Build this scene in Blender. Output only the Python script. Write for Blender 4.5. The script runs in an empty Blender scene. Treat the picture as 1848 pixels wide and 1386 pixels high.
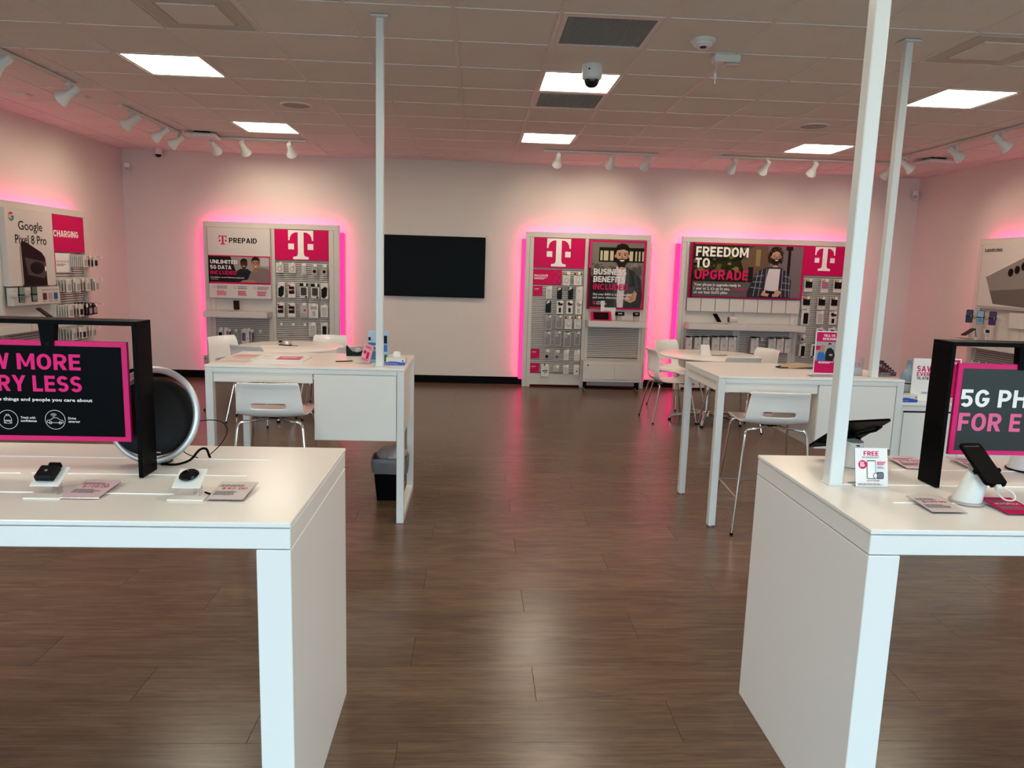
import bpy, bmesh, math, random
from mathutils import Vector, Matrix
random.seed(7)
SC = bpy.context.scene
COL = SC.collection
R = math.radians

# ------------------------------------------------------------------ camera
cam_d = bpy.data.cameras.new('camera'); cam_d.sensor_width = 36.0; cam_d.lens = 1318.0/1848*36
cam_d.clip_start = 0.05
cam = bpy.data.objects.new('camera', cam_d); COL.objects.link(cam)
def cam_matrix(loc, p, y, r):
    cy, sy, cp, sp, cr, sr = math.cos(y), math.sin(y), math.cos(p), math.sin(p), math.cos(r), math.sin(r)
    right = Vector((cy, -sy, 0)); fw = Vector((sy*cp, cy*cp, -sp)); down = fw.cross(right)
    r2 = cr*right + sr*down; d2 = -sr*right + cr*down
    m = Matrix((r2, -d2, -fw)).transposed().to_4x4(); m.translation = loc
    return m
cam.matrix_world = cam_matrix(Vector((0, 0, 1.607)), .1545, .0522, -.0293)
SC.camera = cam

# ------------------------------------------------------------------ world (even overcast daylight) and exposure
W = bpy.data.worlds.new('sky'); SC.world = W; W.use_nodes = True
bg = W.node_tree.nodes['Background']
bg.inputs['Color'].default_value = (0.68, 0.90, 1.10, 1); bg.inputs['Strength'].default_value = 5.0
SC.view_settings.view_transform = 'Standard'; SC.view_settings.look = 'None'
SC.view_settings.gamma = 1.0; SC.view_settings.use_curve_mapping = False
SC.view_settings.exposure = 0.28
SC.cycles.use_adaptive_sampling = True; SC.cycles.adaptive_threshold = .04; SC.cycles.adaptive_min_samples = 16; SC.cycles.max_bounces = 7; SC.cycles.diffuse_bounces = 4; SC.cycles.glossy_bounces = 3
SC.cycles.sample_clamp_indirect = 6.0; SC.cycles.caustics_reflective = False; SC.cycles.caustics_refractive = False
PANEL_L = 17.0           # ceiling light panels
SPOT_W = 13.0            # track heads
LED_S = 1.5              # magenta strips
LED_H = 19.0             # magenta tape behind the displays

# room: X across, Y away from the camera, Z up
XL, XR, YB, YF, H = -4.75, 6.20, 10.30, -2.60, 3.047
GX0, GY0, G = -0.163, 4.382, 0.6096

# ------------------------------------------------------------------ materials
def lin(c):
    if isinstance(c, str):
        c = tuple(int(c[i:i+2], 16)/255 for i in (0, 2, 4))
    return tuple((v/12.92 if v <= .04045 else ((v+.055)/1.055)**2.4) for v in c)
MATS = {}
def mat(name, col, rough=.5, metal=0., spec=.5, bump=0., bscale=60., var=0., vscale=4., emit=None, es=0., trans=0., alpha=1., coat=0.):
    if name in MATS: return MATS[name]
    if any(k in name for k in ('print', 'ink', 'picture')): spec = min(spec, .1)
    m = bpy.data.materials.new(name); m.use_nodes = True
    nt = m.node_tree; b = nt.nodes['Principled BSDF']
    c = lin(col)
    b.inputs['Base Color'].default_value = (*c, 1)
    b.inputs['Roughness'].default_value = rough; b.inputs['Metallic'].default_value = metal
    b.inputs['Specular IOR Level'].default_value = spec
    b.inputs['Transmission Weight'].default_value = trans; b.inputs['Alpha'].default_value = alpha
    b.inputs['Coat Weight'].default_value = coat; b.inputs['Coat Roughness'].default_value = .05
    if emit is not None:
        b.inputs['Emission Color'].default_value = (*emit, 1); b.inputs['Emission Strength'].default_value = es
    if var > 0:
        tc = nt.nodes.new('ShaderNodeTexCoord'); n = nt.nodes.new('ShaderNodeTexNoise')
        n.inputs['Scale'].default_value = vscale; n.inputs['Detail'].default_value = 4
        r = nt.nodes.new('ShaderNodeMapRange'); r.inputs['To Min'].default_value = 1-var; r.inputs['To Max'].default_value = 1+var
        mx = nt.nodes.new('ShaderNodeVectorMath'); mx.operation = 'SCALE'; mx.inputs[0].default_value = c
        nt.links.new(tc.outputs['Object'], n.inputs['Vector']); nt.links.new(n.outputs['Fac'], r.inputs['Value'])
        nt.links.new(r.outputs['Result'], mx.inputs['Scale']); nt.links.new(mx.outputs['Vector'], b.inputs['Base Color'])
    if bump > 0:
        tc = nt.nodes.new('ShaderNodeTexCoord'); n = nt.nodes.new('ShaderNodeTexNoise')
        n.inputs['Scale'].default_value = bscale; n.inputs['Detail'].default_value = 3
        bp = nt.nodes.new('ShaderNodeBump'); bp.inputs['Strength'].default_value = bump; bp.inputs['Distance'].default_value = .004
        nt.links.new(tc.outputs['Object'], n.inputs['Vector']); nt.links.new(n.outputs['Fac'], bp.inputs['Height'])
        nt.links.new(bp.outputs['Normal'], b.inputs['Normal'])
    MATS[name] = m
    return m

def wood_floor():
    m = bpy.data.materials.new('oak_plank'); m.use_nodes = True; nt = m.node_tree; L = nt.links.new
    b = nt.nodes['Principled BSDF']; N = nt.nodes.new
    tc = N('ShaderNodeTexCoord'); oi = N('ShaderNodeObjectInfo')
    off = N('ShaderNodeCombineXYZ'); k = N('ShaderNodeMath'); k.operation = 'MULTIPLY'; k.inputs[1].default_value = 37.0
    L(oi.outputs['Random'], k.inputs[0]); L(k.outputs[0], off.inputs[0]); L(k.outputs[0], off.inputs[1]); L(k.outputs[0], off.inputs[2])
    add = N('ShaderNodeVectorMath'); add.operation = 'ADD'; L(tc.outputs['Object'], add.inputs[0]); L(off.outputs[0], add.inputs[1])
    mp = N('ShaderNodeMapping'); mp.inputs['Scale'].default_value = (1.8, 48, 10); L(add.outputs[0], mp.inputs['Vector'])
    n1 = N('ShaderNodeTexNoise'); n1.inputs['Scale'].default_value = 2.2; n1.inputs['Detail'].default_value = 6; n1.inputs['Distortion'].default_value = .5
    L(mp.outputs[0], n1.inputs['Vector'])
    mp2 = N('ShaderNodeMapping'); mp2.inputs['Scale'].default_value = (1.4, 6, 4); L(add.outputs[0], mp2.inputs['Vector'])
    n2 = N('ShaderNodeTexNoise'); n2.inputs['Scale'].default_value = 1.6; n2.inputs['Detail'].default_value = 4; n2.inputs['Distortion'].default_value = 1.2
    L(mp2.outputs[0], n2.inputs['Vector'])
    mp3 = N('ShaderNodeMapping'); mp3.inputs['Scale'].default_value = (9, 240, 10); L(add.outputs[0], mp3.inputs['Vector'])
    n3 = N('ShaderNodeTexNoise'); n3.inputs['Scale'].default_value = 2; n3.inputs['Detail'].default_value = 2; L(mp3.outputs[0], n3.inputs['Vector'])
    mx = N('ShaderNodeMath'); mx.operation = 'MULTIPLY_ADD'; mx.inputs[1].default_value = .42; L(n1.outputs['Fac'], mx.inputs[0])
    m2 = N('ShaderNodeMath'); m2.operation = 'MULTIPLY_ADD'; m2.inputs[1].default_value = .34; L(n2.outputs['Fac'], m2.inputs[0])
    m3 = N('ShaderNodeMath'); m3.operation = 'MULTIPLY'; m3.inputs[1].default_value = .24; L(n3.outputs['Fac'], m3.inputs[0])
    L(m3.outputs[0], m2.inputs[2]); L(m2.outputs[0], mx.inputs[2])
    cr = N('ShaderNodeValToRGB'); e = cr.color_ramp.elements
    e[0].position = .30; e[0].color = (*lin('45332a'), 1); e[1].position = .72; e[1].color = (*lin('7e6450'), 1)
    el = e.new(.5); el.color = (*lin('614c3c'), 1)
    L(mx.outputs[0], cr.inputs['Fac'])
    mr = N('ShaderNodeMapRange'); mr.inputs['To Min'].default_value = .92; mr.inputs['To Max'].default_value = 1.08; L(oi.outputs['Random'], mr.inputs['Value'])
    sc = N('ShaderNodeVectorMath'); sc.operation = 'SCALE'; L(cr.outputs['Color'], sc.inputs[0]); L(mr.outputs[0], sc.inputs['Scale'])
    L(sc.outputs[0], b.inputs['Base Color'])
    b.inputs['Roughness'].default_value = .25; b.inputs['Specular IOR Level'].default_value = .42
    bp = N('ShaderNodeBump'); bp.inputs['Strength'].default_value = .06; bp.inputs['Distance'].default_value = .001
    L(n3.outputs['Fac'], bp.inputs['Height']); L(bp.outputs['Normal'], b.inputs['Normal'])
    return m

M_WOOD = wood_floor()
M_WALL = mat('wall_paint', 'dcd6cd', .75, spec=.25, bump=.05, bscale=220, var=.02)
M_CEIL = mat('ceiling_tile_white', 'e8e2da', .95, spec=.1, bump=.35, bscale=260, var=.03, vscale=8)
M_TBAR = mat('ceiling_grid_white', 'e2dcd6', .5)
M_WHITE = mat('white_laminate', 'ece9e4', .22, spec=.16)
M_WHITE2 = mat('white_satin_panel', 'e6e2dc', .35)
M_FIX = mat('display_white', 'cfc8c0', .4, spec=.3)
M_DISP = mat('display_panel_white', 'd2cbc5', .4, spec=.3)
M_SLATBACK = mat('slat_gap_shade', '77716c', .7)  # grey puts the shade of the gaps into the backing colour
M_POST = mat('white_powder_coat', 'dadcda', .3, spec=.3)
M_BLACK = mat('black_satin', '060607', .45, spec=.05)
M_BLACKM = mat('black_matte', '0a0a0c', .6, spec=.2)
M_GLOSSB = mat('black_glass', '050506', .06)
M_TV = mat('television_screen', '040405', .35, spec=.06)
M_BASEB = mat('black_vinyl_base', '060606', .5, spec=.06)
M_CHROME = mat('chrome', 'd8d6d2', .1, metal=1.)
M_SILVER = mat('satin_aluminium', 'ccd0d2', .45, metal=.9)
M_SHELL = mat('white_polypropylene', 'f6f5f1', .2, coat=.5)
M_MAG = mat('magenta_print', 'cc1058', .45, spec=.2)
M_MAGB = mat('magenta_border', 'd41c68', .4, spec=.2)
M_TXTW = mat('white_ink', 'f0ece8', .6)
M_TXTB = mat('black_ink', '141416', .6)
M_TXTG = mat('grey_ink', '8c8484', .6)
M_TXTP = mat('magenta_ink', 'd01c5c', .6)
M_HOT = mat('hot_pink_ink', 'e83c90', .6)
M_PAPER = mat('white_paper', 'eae6e2', .8)
M_PAPERP = mat('pink_paper', 'e8a8b4', .8)
M_CARDW = mat('package_white', 'd9d3cb', .5)
M_CARDG = mat('package_grey', 'a9a29c', .5)
M_CLEARP = mat('clear_plastic_grey', 'bdb7b0', .2)
M_DARK = mat('package_black', '0c0c0d', .45, spec=.15)
M_RED = mat('package_red', 'b8242c', .5)
M_YEL = mat('package_yellow', 'd8a818', .5)
M_PURP = mat('package_purple', '5a4a7c', .45)
M_MAR = mat('package_maroon', '4c1424', .5)
M_PINK = mat('package_pink', 'b06a90', .5)
M_ACR = mat('clear_acrylic', 'f4f4f6', .04, trans=1.0, spec=.5, alpha=1.)
M_BAG = mat('bin_liner_grey', '706c6c', .35, alpha=.85, bump=.6, bscale=30)
M_LAMP = mat('light_diffuser', 'ffffff', .6, emit=(1.0, .88, .68), es=PANEL_L)
M_LED = mat('magenta_light', '60102c', .5, emit=(1.0, .024, .17), es=LED_S)
M_LEDH = mat('magenta_light_hidden', 'ff60b0', .5, emit=(1.0, .014, .27), es=LED_H)
M_BULB = mat('lamp_lens', 'fff4e0', .4, emit=(1.0, .8, .55), es=2.0)
M_GRILLE = mat('grille_grey', '9a9892', .6)

def glass_mat():
    m = bpy.data.materials.new('window_glass'); m.use_nodes = True; nt = m.node_tree
    nt.nodes.remove(nt.nodes['Principled BSDF'])
    o = nt.nodes['Material Output']; t = nt.nodes.new('ShaderNodeBsdfTransparent'); g = nt.nodes.new('ShaderNodeBsdfGlossy')
    g.inputs['Roughness'].default_value = .02; mx = nt.nodes.new('ShaderNodeMixShader'); mx.inputs[0].default_value = .06
    t.inputs['Color'].default_value = (.93, .96, .95, 1)
    nt.links.new(t.outputs[0], mx.inputs[1]); nt.links.new(g.outputs[0], mx.inputs[2]); nt.links.new(mx.outputs[0], o.inputs['Surface'])
    return m
M_GLASS = glass_mat()
def clear_mat(name, tint, gl=.1):
    m = bpy.data.materials.new(name); m.use_nodes = True; nt = m.node_tree
    nt.nodes.remove(nt.nodes['Principled BSDF'])
    o = nt.nodes['Material Output']; t = nt.nodes.new('ShaderNodeBsdfTransparent'); g = nt.nodes.new('ShaderNodeBsdfGlossy')
    g.inputs['Roughness'].default_value = .05; mx = nt.nodes.new('ShaderNodeMixShader'); mx.inputs[0].default_value = gl
    t.inputs['Color'].default_value = (*tint, 1)
    nt.links.new(t.outputs[0], mx.inputs[1]); nt.links.new(g.outputs[0], mx.inputs[2]); nt.links.new(mx.outputs[0], o.inputs['Surface'])
    return m
M_CLEAR = clear_mat('clear_plastic', (.9, .9, .92), .12)
M_CLEARB = clear_mat('pale_blue_plastic', (.62, .78, .86), .15)

# ------------------------------------------------------------------ mesh builder
class MB:
    def __init__(s): s.v = []; s.f = []; s.fm = []; s.mats = []
    def mi(s, m):
        if m not in s.mats: s.mats.append(m)
        return s.mats.index(m)
    def add(s, vs, fs, m):
        o = len(s.v); k = s.mi(m); s.v += [tuple(p) for p in vs]
        for f in fs: s.f.append(tuple(i+o for i in f)); s.fm.append(k)
        return s
    def box(s, x0, x1, y0, y1, z0, z1, m):
        vs = [(x, y, z) for z in (z0, z1) for y in (y0, y1) for x in (x0, x1)]
        return s.add(vs, [(0, 2, 3, 1), (4, 5, 7, 6), (0, 1, 5, 4), (2, 6, 7, 3), (0, 4, 6, 2), (1, 3, 7, 5)], m)
    def rbox(s, x0, x1, y0, y1, z0, z1, m, r=.003):
        """box with chamfered edges"""
        r = min(r, (x1-x0)*.49, (y1-y0)*.49, (z1-z0)*.49)
        X, Y, Z = (x0, x1), (y0, y1), (z0, z1); vs = []; idx = {}
        for a in (0, 1):
            for b in (0, 1):
                for c in (0, 1):
                    sx, sy, sz = (r if a == 0 else -r), (r if b == 0 else -r), (r if c == 0 else -r)
                    for k, p in enumerate(((X[a], Y[b]+sy, Z[c]+sz), (X[a]+sx, Y[b], Z[c]+sz), (X[a]+sx, Y[b]+sy, Z[c]))):
                        idx[a, b, c, k] = len(vs); vs.append(p)
        I = lambda a, b, c, k: idx[a, b, c, k]
        fs = [(I(0,0,0,0), I(0,0,1,0), I(0,1,1,0), I(0,1,0,0)), (I(1,0,0,0), I(1,1,0,0), I(1,1,1,0), I(1,0,1,0)),
              (I(0,0,0,1), I(1,0,0,1), I(1,0,1,1), I(0,0,1,1)), (I(0,1,0,1), I(0,1,1,1), I(1,1,1,1), I(1,1,0,1)),
              (I(0,0,0,2), I(0,1,0,2), I(1,1,0,2), I(1,0,0,2)), (I(0,0,1,2), I(1,0,1,2), I(1,1,1,2), I(0,1,1,2))]
        for b in (0, 1):
            for c in (0, 1): fs.append((I(0,b,c,1), I(1,b,c,1), I(1,b,c,2), I(0,b,c,2)))
        for a in (0, 1):
            for c in (0, 1): fs.append((I(a,0,c,0), I(a,1,c,0), I(a,1,c,2), I(a,0,c,2)))
            for b in (0, 1): fs.append((I(a,b,0,0), I(a,b,1,0), I(a,b,1,1), I(a,b,0,1)))
        for a in (0, 1):
            for b in (0, 1):
                for c in (0, 1): fs.append((I(a,b,c,0), I(a,b,c,1), I(a,b,c,2)))
        return s.add(vs, fs, m)
    def cyl(s, p0, p1, r0, m, r1=None, n=14, caps=True):
        return s.tube([p0, p1], r0, m, n, radii=[r0, r0 if r1 is None else r1], caps=caps)
    def tube(s, path, r, m, n=10, radii=None, caps=True, closed=False):
        P = [Vector(p) for p in path]; vs = []; fs = []; k = len(P); up = None
        for i, p in enumerate(P):
            if closed: t = (P[(i+1) % k]-P[i-1]).normalized()
            else: t = (P[min(i+1, k-1)]-P[max(i-1, 0)]).normalized()
            if up is None:
                up = Vector((0, 0, 1)) if abs(t.z) < .9 else Vector((1, 0, 0))
            a = (up - t*up.dot(t))
            if a.length < 1e-5: a = Vector((1, 0, 0)) - t*t.x
            a.normalize(); b = t.cross(a); up = a
            rr = radii[i] if radii else r
            for j in range(n):
                q = 2*math.pi*j/n; vs.append(p + a*(math.cos(q)*rr) + b*(math.sin(q)*rr))
        for i in range(k if closed else k-1):
            i2 = (i+1) % k
            for j in range(n):
                fs.append((i*n+j, i*n+(j+1) % n, i2*n+(j+1) % n, i2*n+j))
        if caps and not closed:
            fs.append(tuple(range(n-1, -1, -1))); fs.append(tuple((k-1)*n+j for j in range(n)))
        return s.add(vs, fs, m)
    def lathe(s, prof, m, c=(0, 0, 0), n=24, mtx=None):
        """prof: list of (r, z)"""
        vs = []; fs = []
        for (r, z) in prof:
            for j in range(n):
                q = 2*math.pi*j/n; p = Vector((math.cos(q)*max(r, 1e-4), math.sin(q)*max(r, 1e-4), z))
                if mtx: p = mtx @ p
                vs.append(p + Vector(c))
        for i in range(len(prof)-1):
            for j in range(n): fs.append((i*n+j, i*n+(j+1) % n, (i+1)*n+(j+1) % n, (i+1)*n+j))
        return s.add(vs, fs, m)
    def poly(s, pts, y, m, t=.0004):
        """flat polygon in the XZ plane, facing -Y at depth y"""
        n = len(pts); area = sum(pts[i][0]*pts[(i+1) % n][1]-pts[(i+1) % n][0]*pts[i][1] for i in range(n))
        if area < 0: pts = pts[::-1]
        return s.add([(x, y, z) for x, z in pts], [tuple(range(n))], m)
    def prism(s, pts, y0, y1, m):
        n = len(pts); area = sum(pts[i][0]*pts[(i+1) % n][1]-pts[(i+1) % n][0]*pts[i][1] for i in range(n))
        if area < 0: pts = pts[::-1]
        vs = [(x, y0, z) for x, z in pts]+[(x, y1, z) for x, z in pts]
        fs = [tuple(range(n)), tuple(range(2*n-1, n-1, -1))]+[(i, i+n, (i+1) % n+n, (i+1) % n) for i in range(n)]
        return s.add(vs, fs, m)
    def xform(s, mtx):
        s.v = [tuple(mtx @ Vector(p)) for p in s.v]; return s

def finish(me, smooth):
    if smooth:
        me.polygons.foreach_set('use_smooth', [True]*len(me.polygons))
        me.set_sharp_from_angle(angle=R(35))
def mesh_of(name, mb, smooth=False):
    me = bpy.data.meshes.new(name); me.from_pydata(mb.v, [], mb.f)
    for m in mb.mats: me.materials.append(m)
    me.polygons.foreach_set('material_index', mb.fm); me.update(); finish(me, smooth)
    return me
def link(name, data, parent=None, loc=(0, 0, 0), rz=0.):
    o = bpy.data.objects.new(name, data); COL.objects.link(o); o.parent = parent
    o.location = loc; o.rotation_euler = (0, 0, rz)
    return o
def tag(o, label=None, cat=None, group=None, kind=None):
    if label: o['label'] = label
    if cat: o['category'] = cat
    if group: o['group'] = group
    if kind: o['kind'] = kind
    return o
def thing(name, label, cat, loc=(0, 0, 0), rz=0., group=None):
    return tag(link(name, None, None, loc, rz), label, cat, group)
def part(name, mb, parent, label=None, smooth=False, loc=(0, 0, 0), kind=None):
    return tag(link(name, mesh_of(name, mb, smooth), parent, loc), label, kind=kind)
def solo(name, mb, label, cat, loc=(0, 0, 0), rz=0., group=None, smooth=False):
    return tag(link(name, mesh_of(name, mb, smooth), None, loc, rz), label, cat, group)
def struct(name, mb, parent=None, smooth=False):
    o = link(name, mesh_of(name, mb, smooth), parent)
    if parent is None: o['kind'] = 'structure'
    return o
def copy_tree(o, parent=None):
    c = o.copy(); COL.objects.link(c); c.parent = parent
    for ch in list(o.children): copy_tree(ch, c)
    return c

def smooth_path(P, n=5):
    out = []; k = len(P)
    for i in range(k-1):
        p0, p1, p2, p3 = P[max(i-1, 0)], P[i], P[i+1], P[min(i+2, k-1)]
        for j in range(n):
            t = j/n; out.append(tuple(.5*((2*b)+(-a+c)*t+(2*a-5*b+4*c-d)*t*t+(-a+3*b-3*c+d)*t**3) for a, b, c, d in zip(p0, p1, p2, p3)))
    out.append(P[-1]); return out
# ------------------------------------------------------------------ lettering
_TX = {}
def text_geo(s, bold):
    k = (s, bold)
    if k in _TX: return _TX[k]
    cu = bpy.data.curves.new('tmp', 'FONT'); cu.body = s; cu.resolution_u = 2 if len(s) > 12 else 3
    cu.offset = bold; cu.fill_mode = 'FRONT'
    ob = bpy.data.objects.new('tmp', cu); COL.objects.link(ob)
    dg = bpy.context.evaluated_depsgraph_get(); me = bpy.data.meshes.new_from_object(ob.evaluated_get(dg))
    v = [(p.co.x, p.co.y) for p in me.vertices]; f = [tuple(p.vertices) for p in me.polygons]
    bpy.data.objects.remove(ob); bpy.data.curves.remove(cu); bpy.data.meshes.remove(me)
    _TX[k] = (v, f); return _TX[k]
BLOCK = set("ABCDEFGHIKLMNOPRSTUVWY5 '.")
def block_geo(txt, th=.19):
    """upright grotesque capitals from straight and round strokes, cap height 1"""
    V_ = []; F_ = []; t = th/2; X = 0.; K = [0]
    def quad(p, new=True):
        K[0] += new; o = len(V_); V_.extend([(*q, K[0] % 12) for q in p]); F_.append(tuple(range(o, o+len(p))))
    def rect(a, b, c, d): quad([(X+a, c), (X+b, c), (X+b, d), (X+a, d)])
    def vb(x, c=0., d=1.): rect(x-t, x+t, c, d)
    def hb(y, a, b): rect(a, b, y-t, y+t)
    def dg(x0, y0, x1, y1, k=1.):
        L_ = math.hypot(x1-x0, y1-y0); h = t*k*L_/max(abs(y1-y0), 1e-3)
        p = [(X+x0-h, y0), (X+x0+h, y0), (X+x1+h, y1), (X+x1-h, y1)]
        quad(p if y1 > y0 else p[::-1])
    def arc(cx, cy, rx, ry, a0, a1, n=10):
        K[0] += 1
        for i in range(n):
            a, b = R(a0+(a1-a0)*i/n), R(a0+(a1-a0)*(i+1)/n)
            f = lambda q, s_: (X+cx+(rx+s_*t)*math.cos(q), cy+(ry+s_*t)*math.sin(q))
            p = [f(a, -1), f(a, 1), f(b, 1), f(b, -1)]
            quad(p if a1 > a0 else p[::-1], False)
    for ch in txt:
        w = .62; ry = .34
        if ch == ' ': X += .28; continue
        if ch == "'": w = th; rect(0, th, .72, 1.); X += w+.1; continue
        if ch == '.': w = th; rect(0, th, 0, th); X += w+.1; continue
        if ch in 'OCG':
            w = .70; cx = w/2; rx = w/2-t
            e = 0 if ch == 'O' else 28
            arc(cx, 1-t-ry+.0, rx, ry, e, 180); arc(cx, t+ry, rx, ry, 180, 360-(e if ch == 'C' else 0)); vb(t, t+ry, 1-t-ry)
            if ch == 'O': vb(w-t, t+ry, 1-t-ry)
            if ch == 'G': hb(.5-t*.6, cx, w); vb(w-t, t+ry, .5)
        elif ch == 'U': w = .68; vb(t, t+.3, 1); vb(w-t, t+.3, 1); arc(w/2, t+.3, w/2-t, .3, 180, 360)
        elif ch == 'D': w = .68; vb(t); hb(t, t, w*.42); hb(1-t, t, w*.42); arc(w*.42, 1-t-.34, w*.58-t, .34, 0, 90); arc(w*.42, t+.34, w*.58-t, .34, 270, 360); vb(w-t, t+.34, 1-t-.34)
        elif ch in 'PRB':
            w = .64 if ch != 'P' else .62; m = .44 if ch == 'P' else .46; r_ = (1-t-m)/2; vb(t)
            hb(1-t, t, w-t-r_*.9); hb(m, t, w-t-r_*.9); arc(w-t-r_*.9, m+r_, r_*.9, r_, -90, 90)
            if ch == 'R': dg(w-t*1.05, 0, w*.5, m, 1.02)
            if ch == 'B': q = (m-t)/2; hb(t, t, w-t-q); arc(w-t-q*.9, t+q, q*.95, q, -90, 90)
        elif ch == 'E': w = .56; vb(t); hb(t, t, w); hb(1-t, t, w); hb(.51, t, w*.93)
        elif ch == 'F': w = .54; vb(t); hb(1-t, t, w); hb(.49, t, w*.92)
        elif ch == 'L': w = .53; vb(t); hb(t, t, w)
        elif ch == 'H': w = .68; vb(t); vb(w-t); hb(.52, t, w-t)
        elif ch == 'I': w = th; vb(t)
        elif ch == 'T': w = .60; vb(w/2); hb(1-t, 0, w)
        elif ch == 'N': w = .70; vb(t); vb(w-t); dg(t*1.1, 1, w-t*1.1, 0, .8)
        elif ch == 'M': w = .86; vb(t); vb(w-t); dg(t*1.2, 1, w/2, .18, .72); dg(w-t*1.2, 1, w/2, .18, .72)
        elif ch == 'A': w = .74; dg(t, 0, w/2, 1, .97); dg(w-t, 0, w/2, 1, .97); hb(.28, w*.26, w*.74)
        elif ch == 'V': w = .72; dg(t, 1, w/2, 0, .97); dg(w-t, 1, w/2, 0, .97)
        elif ch == 'W': w = 1.02; dg(t, 1, w*.285, 0, .92); dg(w/2, 1, w*.285, 0, .85); dg(w/2, 1, w*.715, 0, .85); dg(w-t, 1, w*.715, 0, .92)
        elif ch == 'Y': w = .70; dg(t, 1, w/2, .4, .97); dg(w-t, 1, w/2, .4, .97); vb(w/2, 0, .44)
        elif ch == 'K': w = .68; vb(t); dg(w-t, 1, t, .38, .8); dg(w*.42, .58, w-t*1.1, 0, .95)
        elif ch in 'S': 
            w = .60; q = (.5-t)/2; rx = w/2-t
            arc(w/2, .5+q, rx, q, 25, 270, 14); arc(w/2, .5-q, rx, q, 90, -155, 14)
        elif ch == '5': w = .60; hb(1-t, t, w*.95); dg(t*1.05, .44, t*1.25, 1); arc(w/2-.01, t+.235, w/2-t, .235, 128, -148, 16)
        X += w+.105
    return V_, F_
def cap(bold):
    v, f = text_geo('H', bold); ys = [p[1] for p in v]; return min(ys), max(ys)
def put_text(mb, s, x0, x1, zb, h, y, m, bold=.012, x_scale=None):
    """s fitted to x0..x1, baseline zb, capital height h, facing -Y at depth y"""
    if bold >= .015 and set(s) <= BLOCK: v, f = block_geo(s); c0, c1 = 0., 1.
    else:
        v, f = text_geo(s, bold)
        if not v: return
        c0, c1 = cap(bold)
    xs = [p[0] for p in v]; a, b = min(xs), max(xs)
    sx = x_scale if x_scale else (x1-x0)/(b-a); sz = h/(c1-c0)
    mb.add([(x0+(p[0]-a)*sx, y-(p[2]*2e-5 if len(p) > 2 else 0), zb+(p[1]-c0)*sz) for p in v], f, m)
def fine_print(mb, x0, x1, z0, z1, y, m, rows):
    """rows of tiny illegible print as broken bars"""
    h = (z1-z0)/rows
    for i in range(rows):
        x = x0; zt = z1-i*h; end = x1-(x1-x0)*random.uniform(0, .3)
        while x < end:
            w = min((x1-x0)*random.uniform(.08, .22), end-x)
            mb.poly([(x, zt-h*.6), (x+w*.88, zt-h*.6), (x+w*.88, zt), (x, zt)], y, m); x += w
def ell(cx, cz, rx, rz, n=20, a0=0, a1=360):
    return [(cx+rx*math.cos(R(a0+(a1-a0)*i/n)), cz+rz*math.sin(R(a0+(a1-a0)*i/n))) for i in range(n + (0 if a1-a0 == 360 else 1))]
class Print:
    """flat print on a panel, u 0..1 to the right, v 0..1 downwards, each layer a hair prouder"""
    def __init__(s, x0, x1, z0, z1, y): s.b = (x0, x1, z0, z1); s.y = y; s.k = 0; s.mb = MB()
    def c(s, u, v): x0, x1, z0, z1 = s.b; return (x0+(x1-x0)*u, z1-(z1-z0)*v)
    def _y(s): s.k += 1; return s.y-.0003*s.k
    def poly(s, pts, m): s.mb.poly([s.c(*p) for p in pts], s._y(), m); return s
    def rect(s, u0, v0, u1, v1, m): return s.poly([(u0, v0), (u1, v0), (u1, v1), (u0, v1)], m)
    def ell(s, cu, cv, ru, rv, m, n=22): return s.poly(ell(cu, cv, ru, rv, n), m)
    def text(s, t, u0, u1, vb, h, m, bold=.012):
        x0, x1, z0, z1 = s.b; a = s.c(u0, vb); b = s.c(u1, vb)
        put_text(s.mb, t, a[0], b[0], a[1], h*(z1-z0), s._y(), m, bold)
    def tlogo(s, cu, v0, w, m):
        """slab-serif T with two squares; w is the bar width as a fraction of the panel width"""
        x0, x1, z0, z1 = s.b; W_ = w*(x1-x0); cx, zt = s.c(cu, v0); y = s._y(); t_logo(s.mb, cx, zt, W_, y, m)
    def fine(s, u0, v0, u1, v1, m, rows):
        a = s.c(u0, v1); b = s.c(u1, v0); fine_print(s.mb, a[0], b[0], a[1], b[1], s._y(), m, rows)
def t_logo(mb, cx, zt, w, y, m):
    half = [(.5, 0), (.5, -.40), (.445, -.40), (.425, -.27), (.36, -.16), (.25, -.09), (.115, -.075), (.115, -.86), (.125, -.96), (.17, -1.03), (.31, -1.055), (.31, -1.15)]
    pts = [(cx+w*x, zt+w*z) for x, z in half]+[(cx-w*x, zt+w*z) for x, z in half[::-1]]
    mb.poly(pts, y, m)
    for sgn in (-1, 1):
        a, b = sorted((cx+sgn*w*.5, cx+sgn*w*.27)); mb.poly([(a, zt-w*.76), (b, zt-w*.76), (b, zt-w*.53), (a, zt-w*.53)], y, m)

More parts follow.
